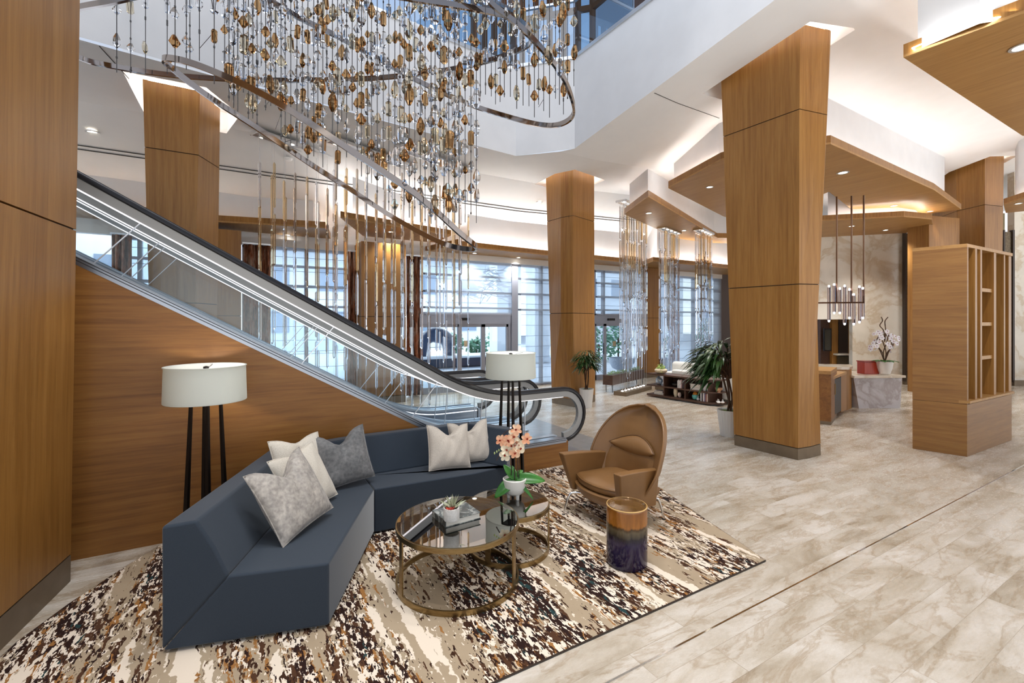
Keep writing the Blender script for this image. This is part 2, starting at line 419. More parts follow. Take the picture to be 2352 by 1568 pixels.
# ---------------------------------------------------------------- wood clad columns
def column(label, levels, joints, plinth=.155, cove=None, glow=True):
    """levels: [(z, polygon)], all polygons with the same count; panels are cut at the joint heights"""
    zs = [l[0] for l in levels]
    def at(z):
        for a, b in zip(levels[:-1], levels[1:]):
            if a[0] <= z <= b[0]:
                u = (z - a[0]) / (b[0] - a[0]); return [Vector(p).lerp(Vector(q), u) for p, q in zip(a[1], b[1])]
        return [Vector(p) for p in levels[-1][1]]
    base = at(0); c = sum(base, Vector((0, 0))) / len(base); og = (c.x, c.y, 0)
    root = thing('wood_column', label, 'column', og)
    cuts = [plinth] + joints + [zs[-1]]
    def ring(z, inset=0.0):
        p = at(z); m = sum(p, Vector((0, 0))) / len(p)
        return [(q.x + (m.x - q.x) * inset, q.y + (m.y - q.y) * inset, z) for q in p]
    for a, b in zip(cuts[:-1], cuts[1:]):
        zz = sorted({a + .006, b - .006, *[z for z in zs if a < z < b]})
        MB().loft([ring(z) for z in zz]).build('shaft_panel', M['wood_v'], root, org=og)
    MB().loft([ring(z, .03) for z in sorted({plinth * .5, *[z for z in zs if plinth < z < zs[-1]], zs[-1] - .02})]).build('joint_reveal', M['joint'], root, org=og)
    MB().loft([ring(0), ring(plinth - .004)]).build('plinth', M['plinth'], root, org=og)
    if glow:
        top = ring(zs[-1]); m = Vector((sum(p[0] for p in top) / len(top), sum(p[1] for p in top) / len(top)))
        loop = [(p[0] + (m.x - p[0]) * .12, p[1] + (m.y - p[1]) * .12, zs[-1] + .03) for p in top]
        MB().tube(loop, .012, 5, closed=True).build('cove_light', M['cove'], root, org=og)
    return root
def rect(a, b, c, d): return [a, b, c, d]
colC0 = [(6.38, 3.37), (6.62, 3.34), (6.9, 3.34), (6.95, 4.22), (6.34, 4.26)]
colC1 = [(6.37, 3.35), (6.68, 3.255), (6.90, 3.40), (6.96, 4.3), (6.33, 4.35)]
colC2 = [(6.36, 3.34), (6.86, 3.245), (6.9, 3.26), (6.98, 4.4), (6.32, 4.43)]
colC3 = [(6.36, 3.33), (6.85, 3.205), (6.89, 3.21), (6.98, 4.45), (6.31, 4.47)]
column('tallest tapered oak column, standing alone on the stone floor right of the leather armchair', [(0, colC0), (2.34, colC1), (4.65, colC2), (5.78, colC3)], [2.34, 4.65])
c2b = [(6.05, 8.54), (6.16, 7.87), (6.18, 7.86), (7.01, 8.18), (6.9, 8.75)]
c2m = [(6.03, 8.6), (6.02, 8.16), (6.15, 7.9), (6.98, 8.17), (6.9, 8.8)]
c2t = [(6.03, 8.75), (6.06, 8.22), (6.15, 7.9), (6.95, 8.15), (6.9, 8.9)]
column('tapered oak column beside the small potted tree, just behind the escalator handrail ends', [(0, c2b), (2.05, c2m), (5.2, c2t)], [2.02, 4.12])
clb = [(-1.02, 7.78), (-.6, 7.78), (-.34, 8.3), (-.42, 8.75), (-1.0, 8.7)]
clt = [(-1.13, 7.75), (-.50, 7.75), (-.28, 8.25), (-.35, 8.8), (-1.1, 8.75)]
column('tapered oak column rising behind the top of the escalators', [(0, clb), (5.06, clt)], [2.1, 4.16])
npb = [(-1.05, 4.42), (-1.6, 4.47), (-1.75, 3.2), (-1.24, 3.25)]
npt = [(-.98, 4.44), (-1.6, 4.55), (-1.8, 2.9), (-1.10, 3.0)]
column('wide oak column at the left edge with a deep bronze plinth, beside the sofa', [(0, npb), (6.2, npt)], [2.5], .19, glow=False)
p3 = [AD(2195, 737, 12.6), AD(2262, 737, 11.9), AD(2306, 737, 12.1)]
p3b = [AD(2205, 737, 12.6), AD(2262, 737, 11.9), AD(2298, 737, 12.1)]
c3 = lambda q: [(q[0].x, q[0].y), (q[1].x, q[1].y), (q[2].x, q[2].y), (q[2].x + 1, q[2].y + .9), (q[0].x + .9, q[0].y + .8)]
column('tapered oak column rising behind the tall oak shelf unit on the right', [(0, c3(p3b)), (6.3, c3(p3))], [1.85 + 265 * 12 / 1060], .15)
# ---------------------------------------------------------------- ceiling with holes for the atrium and the columns
def zc(x, y):
    z = 5.02 + .155 * max(0, 7 - y) - .42 * max(0, y - 8.9) + .05 * max(0, x - 6)
    return z
def AC(px, py):
    """survey point on the ceiling"""
    lo, hi = .5, 60.0; r = ray(px, py)
    for _ in range(60):
        t = (lo + hi) / 2
        if EYE + r[2] * t > zc(r[0] * t, r[1] * t): hi = t
        else: lo = t
    return Vector((r[0] * t, r[1] * t, EYE + r[2] * t))
atr = [AC(1320, 341), AC(1185, 358), AC(1092, 334)]
far = AC(182, 91); farL = atr[2] + (far - atr[2]) * 1.6
near = AC(1800, 0); nearR = Vector((near.x, -2.0, zc(near.x, -2)))
atrium = [(p.x, p.y) for p in (atr[0], atr[1], atr[2], farL)] + [(farL.x, -2.0), (nearR.x, -2.0)]
def recess(poly, k=.26):
    m = Vector((sum(p[0] for p in poly) / len(poly), sum(p[1] for p in poly) / len(poly)))
    return [tuple(Vector(p) + (Vector(p) - m).normalized() * k) for p in poly]
holes = [recess(colC3), recess(c2t), recess(clt), recess(c3(p3)), ]
outer = [(-8, -3), (26, -3), (26, 11.25), (-8, 11.25)]
V2, E2, zf = [], [], []
def loop(poly):
    o = len(V2); V2.extend(Vector(p[:2]) for p in poly)
    E2.extend((o + i, o + (i + 1) % len(poly)) for i in range(len(poly)))
loop(outer); loop(atrium)
for hpoly in holes: loop(hpoly)
for seg in (((-8, 7), (26, 7)), ((-8, 8.9), (26, 8.9)), ((6, -3), (6, 11.25))):
    o = len(V2); V2.extend(Vector(p) for p in seg); E2.append((o, o + 1))
vo, eo, fo, _, _, _ = delaunay_2d_cdt(V2, E2, [], 0, 1e-5)
def inside(p, poly):
    r = False; j = len(poly) - 1
    for i in range(len(poly)):
        a, b = poly[i], poly[j]
        if (a[1] > p[1]) != (b[1] > p[1]) and p[0] < (b[0] - a[0]) * (p[1] - a[1]) / (b[1] - a[1]) + a[0]: r = not r
        j = i
    return r
cl = MB(); keep = []
for q in fo:
    m = sum((vo[i] for i in q), Vector((0, 0))) / len(q)
    if inside(m, outer) and not any(inside(m, h) for h in [atrium] + holes): keep.append(q)
cl.add([(p.x, p.y, zc(p.x, p.y)) for p in vo], keep)
struct('ceiling', cl, M['white'])
# lit recess round each column top
for k, h in enumerate(holes):
    w = MB(); top = .34
    w.loft([[(p[0], p[1], zc(*p[:2]) - .001) for p in h], [(p[0], p[1], zc(*p[:2]) + top) for p in h]], False)
    w.add([(p[0], p[1], zc(*p[:2]) + top) for p in h], [tuple(range(len(h)))])
    struct('ceiling_recess', w, M['white'])
# thin joints in the plaster
def ceil_line(a, b, w=.012, n=12, dz=.003):
    mb = MB(); A, B = AC(*a), AC(*b); pts = []
    for i in range(n + 1):
        p = A.lerp(B, i / n); pts.append((p.x, p.y, zc(p.x, p.y) - dz))
    for p, q in zip(pts[:-1], pts[1:]): mb.bar(p, q, w, .004)
    return mb
struct('trim_2', ceil_line((1503, 213), (1652, 271), .008), M['slot'])
struct('trim_3', ceil_line((228, 105), (296, 180), .008), M['slot'])
# atrium upstands
ZF = 6.72
up = MB(); AT = [(p[0], p[1]) for p in atrium]
for i in range(len(AT)):
    a, b = AT[i], AT[(i + 1) % len(AT)]
    up.add([(a[0], a[1], zc(*a)), (b[0], b[1], zc(*b)), (b[0], b[1], ZF), (a[0], a[1], ZF)], [(0, 1, 2, 3)])
struct('wall_atrium', up, M['fascia'])
# upper storey: floor edge, glass balustrade, bluish glazing behind it
ug = plain('upper glazing', lin(92, 132, 178), .12, 0, .6); us = plain('upper soffit', lin(108, 74, 52), .7)
M['rail_glass'] = thin_glass('upper rail glass', (.55, .74, .88, 1), .8, .12)
rail = thing('atrium_railing', 'blue tinted glass railing round the upper floor opening above the chandelier', 'railing', (atrium[0][0], atrium[0][1], ZF)); ro = (atrium[0][0], atrium[0][1], ZF)
segs = [(AT[5], AT[0]), (AT[0], AT[1]), (AT[1], AT[2]), (AT[2], AT[3])]
for a, b in segs:
    n = max(1, round((Vector(a) - Vector(b)).length / 1.5))
    for i in range(n):
        p = Vector(a).lerp(Vector(b), (i + .01) / n); q = Vector(a).lerp(Vector(b), (i + .99) / n)
        MB().add([(p.x, p.y, ZF), (q.x, q.y, ZF), (q.x, q.y, ZF + 1.05), (p.x, p.y, ZF + 1.05)], [(0, 1, 2, 3)]).build('glass_pane', M['rail_glass'], rail, org=ro)
    MB().bar((a[0], a[1], ZF + 1.07), (b[0], b[1], ZF + 1.07), .05, .04).build('top_rail', M['steel'], rail, org=ro)
    MB().bar((a[0], a[1], ZF + .02), (b[0], b[1], ZF + .02), .05, .06).build('base_channel', M['alu'], rail, org=ro)
cx_, cy_ = 2.0, 4.0
upw = MB()
for i in range(len(AT)):
    a, b = [(cx_ + (p[0] - cx_) * 1.45, cy_ + (p[1] - cy_) * 1.45) for p in (AT[i], AT[(i + 1) % len(AT)])]
    if i == 4: continue
    upw.add([(a[0], a[1], ZF), (b[0], b[1], ZF), (b[0], b[1], 10.4), (a[0], a[1], 10.4)], [(0, 1, 2, 3)])
M['upper'] = thin_glass('upper window glass', (.72, .86, 1, 1), .5, .03); struct('window_9', upw, M['upper'])
mu_ = MB()
for i in range(len(AT)):
    if i == 4: continue
    a, b = [Vector((cx_ + (p[0] - cx_) * 1.445, cy_ + (p[1] - cy_) * 1.445)) for p in (AT[i], AT[(i + 1) % len(AT)])]
    for k in range(5): q = a.lerp(b, k / 5); mu_.box((q.x, q.y, 8.5), (.1, .1, 3.7))
    for z_ in (7.6, 8.9): mu_.bar((a.x, a.y, z_), (b.x, b.y, z_), .08, .12)
struct('window_frame_upper', mu_, us)
usf = MB(); k0, k1 = 1.46, 1.12
for i in range(len(AT)):
    if i == 4: continue
    a, b = AT[i], AT[(i + 1) % len(AT)]
    g = lambda p, k, z: (cx_ + (p[0] - cx_) * k, cy_ + (p[1] - cy_) * k, z)
    usf.add([g(a, k0, ZF + .0), g(b, k0, ZF), g(b, 1.0, ZF), g(a, 1.0, ZF)], [(0, 1, 2, 3)])
    usf.add([g(a, k0, 9.6), g(b, k0, 9.6), g(b, k1, 9.6), g(a, k1, 9.6)], [(0, 1, 2, 3)], 1)
struct('ceiling_upper', usf, [M['fascia'], us])
# skylight bars across the opening
for k in range(7):
    y = -1 + k * 1.5
    struct('trim_%d' % (4 + k), MB().box((1.5, y, 10.5), (13, .09, .22)), M['black_metal'])

# ---------------------------------------------------------------- wood canopies with white drops above them
def shrink(poly, k):
    m = sum((Vector(p) for p in poly), Vector((0, 0))) / len(poly); return [tuple(Vector(p) + (m - Vector(p)).normalized() * k) for p in poly]
def canopy(label, poly, z, th=.14, drop=None, wall=True, grain='wood_c', lit=True):
    poly = [(p[0], p[1]) for p in poly]; m = sum((Vector(p) for p in poly), Vector((0, 0))) / len(poly)
    root = thing('wood_canopy', label, 'canopy', (m.x, m.y, z)); og = (m.x, m.y, z)
    MB().prism(poly, z, z + .03).build('soffit_panel', M[grain], root, org=og)
    inr = shrink(poly, .05)
    MB().loft([[(p[0], p[1], z + .03) for p in poly], [(p[0], p[1], z + th) for p in poly], [(p[0], p[1], z + th) for p in inr], [(p[0], p[1], z + .03) for p in inr], [(p[0], p[1], z + .03) for p in poly]], False).build('edge_fascia', M['wood_v'], root, org=og)
    inner = drop or shrink(poly, .32)
    if wall:
        w = MB(); w.loft([[(p[0], p[1], z + .032) for p in inner], [(p[0], p[1], zc(*p[:2]) + .02) for p in inner]], False)
        struct('wall_drop', w, M['fascia'])
    if lit:
        lp = [tuple(Vector(p) + (Vector(p) - m).normalized() * .06) + (z + .05,) for p in inner]
        MB().tube(lp, .009, 4, closed=True).build('cove_light', M['cove'], root, org=og)
    if lit:
        # the upward light of the strip lamps lying in the trough behind the fascia
        for i in range(len(inner)):
            a, b = Vector(inner[i]), Vector(inner[(i + 1) % len(inner)]); L = (b - a).length
            if L < .5 or max(a.y, b.y) > 11: continue
            mid = (a + b) / 2; o_ = (mid - m).normalized()
            l = bpy.data.lights.new('cove_strip', 'AREA'); l.shape = 'RECTANGLE'; l.size, l.size_y = L, .04; l.energy = (2.0 if z > 4 else 9) * L; l.color = (1, .98, .95)
            lo = bpy.data.objects.new('cove_strip', l); C.objects.link(lo); d3 = Vector((b.x - a.x, b.y - a.y, 0)).normalized(); nrm = Vector((d3.y, -d3.x, 0))
            if nrm.xy.dot(mid - m) < 0: nrm = -nrm
            aim = (nrm * .6 + Vector((0, 0, 1))).normalized(); z_ = -aim; x_ = d3; y_ = z_.cross(x_)
            lo.matrix_world = Matrix(((x_.x, y_.x, z_.x, mid.x + nrm.x * .09), (x_.y, y_.y, z_.y, mid.y + nrm.y * .09), (x_.z, y_.z, z_.z, z + .06), (0, 0, 0, 1)))
    return root
P2 = lambda v: (v.x, v.y)
def IN(px, py, z, k): q = AZ(px, py, z); return (q.x + CX * k, q.y + SX * k)
zA = 4.6
polyA = [P2(AZ(1535, 432, zA)), P2(AZ(1655, 369, zA)), (7.15, 4.62), P2(AZ(1908, 331, zA)), P2(AZ(2145, 436, zA)), P2(AZ(2208, 481, zA)), P2(AZ(2087, 497, zA)), P2(AZ(1970, 492, zA)), P2(AZ(1905, 440, zA)), P2(AZ(1720, 515, zA)), P2(AZ(1662, 497, zA))]
dropA = [P2(AD(1548, 405, 9.72)), P2(AD(1651, 352, 8.2)), (7.65, 4.7), IN(1914, 331, zA, .38), IN(2140, 434, zA, .45), IN(2192, 474, zA, .25), IN(2080, 495, zA, -.3), IN(1975, 490, zA, -.3), IN(1905, 438, zA, -.3), IN(1722, 513, zA, -.3), IN(1668, 495, zA, -.3)]
canopy('long angular oak ceiling canopy passing behind the tallest column', polyA, zA, .14, dropA)
zB = 4.4
polyB = [P2(AZ(1434, 492, zB)), P2(AZ(1489, 452, zB)), P2(AZ(1648, 546, zB)), P2(AZ(1760, 548, zB)), P2(AZ(1760, 560, zB)), P2(AZ(1577, 557, zB))]
dropB = [P2(AZ(1446, 482, zB + .1)), P2(AZ(1488, 447, zB + .14)), P2(AZ(1640, 535, zB + .14)), P2(AZ(1755, 545, zB + .1)), P2(AZ(1590, 545, zB + .14))]
canopy('small pointed oak ceiling canopy above the hanging glass rod columns', polyB, zB, .14, dropB)
zD = 4.9
polyD = [P2(AZ(2075, 132, zD)), P2(AZ(2352, 30, zD)), (9.0, -1.5), (13.5, -1.5), P2(AZ(2349, 312, zD))]
dropD = [P2(AZ(2108, 92, zD + .14)), P2(AZ(2250, 30, zD + .14)), (9.2, -1.2), (13, -1.2), P2(AZ(2345, 265, zD + .14))]
canopy('big oak ceiling canopy in the top right corner', polyD, zD, .15, dropD)
zE = 4.3
polyE = [P2(AZ(1880, 508, zE)), P2(AZ(2076, 498, zE)), P2(AZ(2140, 504, zE)), P2(AZ(2145, 532, zE)), P2(AZ(2040, 537, zE)), P2(AZ(1880, 545, zE))]
canopy('distant oak ceiling canopy above the linear pendant', polyE, zE, .14, None)
zF = 4.6
polyF = [P2(AZ(2305, 470, zF)), P2(AZ(2400, 440, zF)), P2(AZ(2500, 470, zF)), P2(AZ(2310, 489, zF))]
canopy('oak ceiling canopy at the right edge behind the tapered column', polyF, zF, .14, None)
zS = 3.6; zS1, zS2 = 3.72, 3.85
# soffits along the window wall
def xyz(*q): return [P2(p) for p in q]
polyS1 = [(-6, 9.9), P2(AZ(502, 510, zS1)), P2(AZ(747, 524, zS1)), (1.75, 11.15), (-6, 11.15)]
polyS2 = [P2(AZ(782, 500, zS2)), P2(AZ(1036, 541, zS2)), P2(AY(1002, 565, 11.15)), P2(AY(834, 546, 11.15))]
polyS3 = [P2(AZ(1050, 562, zS)), (4.4, 9.95), P2(AZ(1255, 586, zS)), (10.55, 10.2), (10.55, 11.15), (4.0, 11.15)]
polyS4 = [P2(AZ(1482, 607, zS)), P2(AZ(1500, 600, zS)), P2(AZ(1690, 618, zS)), P2(AZ(1690, 632, zS)), (12.6, 11.15), (11.3, 11.15)]
zcs = zc
canopy('oak soffit over the window wall at the left, above the striped curtains', polyS1, zS1, .13, [(-6, 10.4), (.2, 10.55), (1.3, 10.45), (1.5, 10.9), (1.5, 11.1), (-6, 11.1)])
canopy('folded oak soffit projecting over the middle of the window wall, behind the hanging rods', polyS2, zS2, .13)
canopy('oak soffit above the entrance doors with two downlights', polyS3, zS, .13, [(4.75, 10.25), (10.4, 10.5), (10.4, 11.1), (4.75, 11.1)])
canopy('oak soffit at the far right end of the window wall', polyS4, zS, .13)
# slot diffuser lines in front of the drop
for k, dy in enumerate((0, .09)):
    sl = MB(); sl.bar((-6, 9.80 + dy, zc(0, 9.8 + dy) - .004), (6, 9.80 + dy, zc(0, 9.8 + dy) - .004), .028, .008); sl.bar((6, 9.8 + dy, zc(6, 9.8 + dy) - .004), (14, 9.95 + dy, zc(14, 9.95 + dy) - .004), .028, .008)
    struct('trim_%d' % (12 + k), sl, M['slot'])
# wall closing above the window wall
struct('wall_front', MB().box((9, 11.27, 4.05), (32, .1, 1.0)), M['white'])
# downlights
def downlight(p, label, r=.055):
    root = thing('downlight', label, 'light', p, 0, 'recessed downlights in the oak canopies')
    MB().lathe([(r, 0), (r * 1.35, -.004), (r * 1.35, -.010), (r * .95, -.010), (r * .9, 0)], 20).build('trim_ring', M['alu'], root, smooth=40)
    MB().lathe([(r * .9, -.003), (.001, -.003)], 20).build('lens', M['lens'], root)
    ld = bpy.data.lights.new('spot', 'SPOT'); ld.energy = 210; ld.color = (1, .975, .94); ld.spot_size = 1.9; ld.spot_blend = .8; ld.shadow_soft_size = .05
    lo = bpy.data.objects.new('downlight_beam', ld); C.objects.link(lo); lo.location = Vector(p) + Vector((0, 0, -.03))
    return root
dl = [((1630, 429), zA, 'downlight in the left tip of the long canopy'), ((1936, 396), zA, 'larger downlight in the long canopy just right of the tallest column'), ((2053, 472), zA, 'downlight toward the far edge of the long canopy'), ((2136, 485), zA, 'downlight at the far right tip of the long canopy'),
      ((1490, 489), zB, 'downlight near the point of the small pointed canopy'), ((1571, 529), zB, 'downlight in the middle of the small pointed canopy'), ((2345, 108), zD, 'downlight in the big top right canopy'),
      ((1956, 519), zE, 'downlight in the distant canopy near the pendant rods'), ((2034, 528), zE, 'downlight in the distant canopy toward the marble wall'),
      ((1090, 581), zS, 'downlight in the entrance soffit above the chandelier tip'), ((1191, 591), zS, 'downlight in the entrance soffit left of the column'), ((1361, 607), zS, 'downlight in the entrance soffit beside the second column'), ((898, 532), zS2, 'downlight in the folded soffit behind the rods'), ((660, 539), zS1, 'downlight in the left soffit above the curtains'), ((2339, 467), zF, 'downlight in the canopy at the right edge')]
for (px, z, lab) in dl: downlight(AZ(*px, z), lab, .075 if px[0] in (1936, 2345) else .055)
def ceil_light(px, lab):
    p = AC(*px); root = thing('downlight', lab, 'light', p); MB().lathe([(.085, 0), (.085, -.012), (.06, -.014), (.055, 0)], 20).build('trim_ring', M['alu'], root, smooth=40)
    MB().lathe([(.056, -.008), (.001, -.008)], 16).build('lens', M['lens'], root)
ceil_light((1238, 464), 'downlight in the white ceiling left of the second column'); ceil_light((212, 302), 'small ceiling fitting beside the left column top')
p = AC(662, 363); sd = thing('smoke_detector', 'white smoke detector on the ceiling between the rods', 'smoke detector', p); MB().lathe([(.07, 0), (.07, -.02), (.05, -.05), (.001, -.055)], 20).build('housing', M['white'], sd, smooth=40)
# ---------------------------------------------------------------- window wall
YF = 11.2
fx = lambda px, Y=YF: AY(px, 700, Y).x
M['frame'] = plain('window frame', lin(150, 154, 166), .4, .6)
M['frame_d'] = plain('dark mullion', lin(92, 94, 104), .4, .6)
def sheer_mat():
    t = NT('sheer shade'); tr = t.node('BsdfTransparent'); tr.inputs[0].default_value = (.9, .95, 1, 1)
    tl = t.node('BsdfTranslucent'); tl.inputs[0].default_value = (.8, .86, .95, 1); df = t.node('BsdfDiffuse'); df.inputs[0].default_value = (.72, .78, .86, 1)
    a = t.node('AddShader'); t.link(tl.outputs[0], a.inputs[0]); t.link(df.outputs[0], a.inputs[1])
    m = t.node('MixShader'); m.inputs[0].default_value = .20; t.link(tr.outputs[0], m.inputs[1]); t.link(a.outputs[0], m.inputs[2]); return t.done(m)
M['sheer'] = sheer_mat(); M['batten'] = plain('shade batten', lin(110, 116, 132), .6)
wn = [0]
def window(x0, x1, z0, z1, vs=(), hs=()):
    wn[0] += 1; root = thing('window_%d' % wn[0], None, None, ((x0 + x1) / 2, YF, z0)); root['kind'] = 'structure'; og = root.location.copy()
    f = MB(); f.box(((x0 + x1) / 2, YF, z1 - .03), (x1 - x0, .12, .06)); f.box(((x0 + x1) / 2, YF, z0 + .04), (x1 - x0, .12, .08))
    for x in (x0 + .03, x1 - .03): f.box((x, YF, (z0 + z1) / 2), (.06, .12, z1 - z0))
    f.build('window_frame', M['frame'], root, org=og)
    for x in vs: MB().box((x, YF, (z0 + z1) / 2), (.07, .12, z1 - z0)).build('mullion', M['frame_d'], root, org=og)
    for z in hs: MB().box(((x0 + x1) / 2, YF, z), (x1 - x0, .1, .05)).build('transom', M['frame_d'], root, org=og)
    MB().box(((x0 + x1) / 2, YF + .02, (z0 + z1) / 2), (x1 - x0 - .06, .008, z1 - z0 - .06)).build('pane', M['win_glass'], root, org=og)
def shade(x0, x1, z0, z1, lab):
    root = thing('roman_shade', lab, 'window shade', ((x0 + x1) / 2, YF - .16, z1)); og = root.location.copy()
    MB().add([(x0, YF - .16, z0), (x1, YF - .16, z0), (x1, YF - .16, z1), (x0, YF - .16, z1)], [(0, 1, 2, 3)]).build('sheer_cloth', M['sheer'], root, org=og)
    MB().box(((x0 + x1) / 2, YF - .16, z0), (x1 - x0, .02, .035)).build('bottom_rail', M['frame'], root, org=og)
    z = z1 - .22
    while z > z0 + .1: MB().box(((x0 + x1) / 2, YF - .163, z), (x1 - x0, .006, .008)).build('batten', M['batten'], root, org=og); z -= .30
HS = (3.05, 2.61, 2.17)
window(fx(258), fx(352), 0, 3.45, (fx(322),), HS)
window(fx(556), fx(832), 0, 3.45, (fx(703),), HS)
window(fx(935), fx(1178), 2.0, 3.45, (), HS[:2] + (2.2,))
window(fx(1178), fx(1362), 0, 3.45, (fx(1242),), HS)
window(fx(1362), fx(1440), 2.0, 3.45, (fx(1385),), HS[:2] + (2.2,))
window(fx(1440), fx(1490), 0, 3.45, (), HS)
window(fx(1512), fx(1700), 0, 3.45, (fx(1592), fx(1655)), HS)
struct('trim_14', MB().box((fx(1178), YF - .02, 1.72), (.2, .2, 3.45)), M['frame'])
struct('trim_15', MB().box((4, YF - .1, 3.52), (26, .16, .16)), M['white'])
shade(fx(625), fx(797), .05, 3.45, 'sheer pleated shade between the two striped curtains, reaching the floor')
shade(fx(972), fx(1168), 2.02, 3.45, 'short sheer shade above the sliding entrance doors')
shade(fx(1190), fx(1358), .05, 3.45, 'tall sheer shade between the entrance doors and the second column')
shade(fx(1364), fx(1432), 2.05, 3.45, 'short sheer shade above the hinged double door')
shade(fx(1518), fx(1590), .05, 3.45, 'tall sheer shade behind the white sofa, beside the far oak column')
shade(fx(1596), fx(1652), .05, 3.45, 'narrow tall sheer shade at the far right end of the windows')
shade(fx(302), fx(345), .05, 3.45, 'sheer shade seen through the escalator glass at the left')
# doors
def door(n, px0, px1, cuts, sign):
    x0, x1 = fx(px0), fx(px1); root = thing('door_%d' % n, None, None, ((x0 + x1) / 2, YF, 0)); root['kind'] = 'structure'; og = root.location.copy()
    f = MB(); f.box(((x0 + x1) / 2, YF, 1.9), (x1 - x0, .16, .26)); f.box((x0 + .05, YF, .95), (.1, .14, 1.9)); f.box((x1 - .05, YF, .95), (.1, .14, 1.9)); f.build('door_frame', M['frame'], root, org=og)
    xs = [x0 + .1] + [fx(c) for c in cuts] + [x1 - .1]
    for a, b in zip(xs[:-1], xs[1:]):
        lf = MB()
        for z, h in ((.08, .16), (1.73, .08)): lf.box(((a + b) / 2, YF - .03, z), (b - a, .05, h))
        for x in (a + .03, b - .03): lf.box((x, YF - .03, .88), (.06, .05, 1.76))
        l = lf.build('leaf_frame', M['frame'], root, org=og)
        MB().box(((a + b) / 2, YF - .03, .92), (b - a - .1, .008, 1.6)).build('leaf_pane', M['win_glass'], root, org=og)
        if sign: MB().box((b - .075, YF - .075, .98), (.02, .02, .35)).build('pull_handle', M['black_metal'], root, org=og)
    MB().box(((x0 + x1) / 2, YF - .10, 1.9), (.28, .05, .07)).build('motion_sensor', M['black_metal'], root, org=og)
door(1, 940, 1172, (1054, 1108), False)
door(2, 1358, 1438, (1387,), True)
# sign plates on the door glass
def sheet(name, lab, cat, p, w, h, mat, rz=0):
    return tag(MB().box((0, 0, 0), (w, .006, h), rz).build(name, mat, org=None), lab, cat)
for (px, lab) in ((1071, 'small tan notice stuck on the sliding entrance door'), (1411, 'small tan notice stuck on the hinged door')):
    p = AY(px, 789, YF - .06); o = MB().box((0, 0, 0), (.13, .004, .16)).build('door_notice', plain('tan paper', lin(190, 172, 140), .7)); o.location = p; tag(o, lab, 'notice', kind='thing')
# oak clad piers along the window wall
def pier(label, px0, px1, Y, dep=.7, zt=3.6, joints=(1.95,)):
    x0, x1 = fx(px0, Y), fx(px1, Y)
    p = [(x0, Y), (x1, Y), (x1, Y + dep), (x0, Y + dep)]
    return column(label, [(0, p), (zt, p)], list(joints), .16, glow=False)
pier('flat oak pier behind the hanging rods, between two striped curtains', 830, 932, 10.35)
pier('flat oak pier left of the striped curtains, partly behind the tapered column', 352, 554, 10.35)
pier('flat oak pier in the window wall behind the white sofa', 1484, 1517, 10.75, .4)
# striped curtains
def curtain_mat():
    t = NT('painted drape'); v = t.coord((1, 1, .16)); n = t.noise(v, 9, 5, .65, .6); n2 = t.noise(t.coord((1, 1, .6)), 24, 3, .6)
    c = t.ramp(n, [(.3, lin(40, 30, 28)), (.42, lin(96, 66, 50)), (.5, lin(176, 108, 72)), (.58, lin(196, 170, 150)), (.7, lin(60, 46, 44))])
    c = t.mix(.5, c, t.ramp(n2, [(.35, (.35, .3, .3)), (.65, (1, 1, 1))]), 'MULTIPLY'); return t.done(t.bsdf(c, .85))
M['drape'] = curtain_mat()
def curtain(px0, px1, lab):
    x0, x1 = fx(px0, 10.95), fx(px1, 10.95); nf = max(3, round((x1 - x0) / .14))
    root = thing('curtain', lab, 'curtain', ((x0 + x1) / 2, 10.95, 0)); og = root.location.copy()
    MB().grid(lambda u, v: (x0 + (x1 - x0) * u, 10.95 + .05 * math.sin(2 * PI * nf * u) + .01 * math.sin(9 * v + u * 5), .03 + 3.4 * v), nf * 10, 6).build('drape', M['drape'], root, smooth=80, org=og, solid=.012)
    MB().box(((x0 + x1) / 2, 10.95, 3.45), (x1 - x0 + .06, .06, .03)).build('curtain_track', M['alu'], root, org=og)
curtain(560, 621, 'brown and black streaked curtain at the left side of the tall window')
curtain(793, 829, 'brown and black streaked curtain directly left of the middle oak pier')
curtain(934, 971, 'brown and black streaked curtain directly right of the middle oak pier')
curtain(258, 302, 'streaked curtain seen through the escalator glass, near the left edge')
# ---------------------------------------------------------------- outside
M['tipo'] = emit('porch bulb', (1, .97, .9, 1), 12.0); M['pave'] = textured('outdoor paving', lin(206, 210, 218), lin(222, 226, 232), 2, .8)
M['render'] = textured('white render', lin(236, 240, 246), lin(242, 246, 250), 2, .9)
M['navy'] = plain('planter navy', lin(52, 62, 84), .5)
M['leaf_o'] = textured('outdoor leaves', lin(70, 120, 96), lin(120, 170, 140), 6, .7)
struct('ground', MB().box((12, 31, -.08), (90, 39.4, .1)), M['pave'])
def house(label, c, d, nx, nz, mat):
    root = thing('building', label, 'building', (c[0], c[1], 0)); og = root.location.copy()
    MB().box((c[0], c[1], d[2] / 2), d).build('facade', mat, root, org=og)
    for i in range(nx):
        for k in range(nz):
            x = c[0] - d[0] / 2 + d[0] * (i + .5) / nx; z = 1.2 + k * 2.6
            if z > d[2] - 1: continue
            MB().box((x, c[1] - d[1] / 2, z + .6), (d[0] / nx * .5, .1, 1.3)).build('window', M['win_dark'], root, org=og)
M['win_dark'] = plain('far window', lin(140, 158, 180), .2)
house('white building across the forecourt, seen through the entrance doors', (8, 34, 0), (22, 6, 12), 7, 4, M['render'])
house('white building seen through the tall window between curtains', (-9.5, 32, 0), (11, 6, 11), 4, 4, M['render'])
house('pale building behind the hinged double door', (27, 30, 0), (12, 6, 10), 4, 3, M['render'])
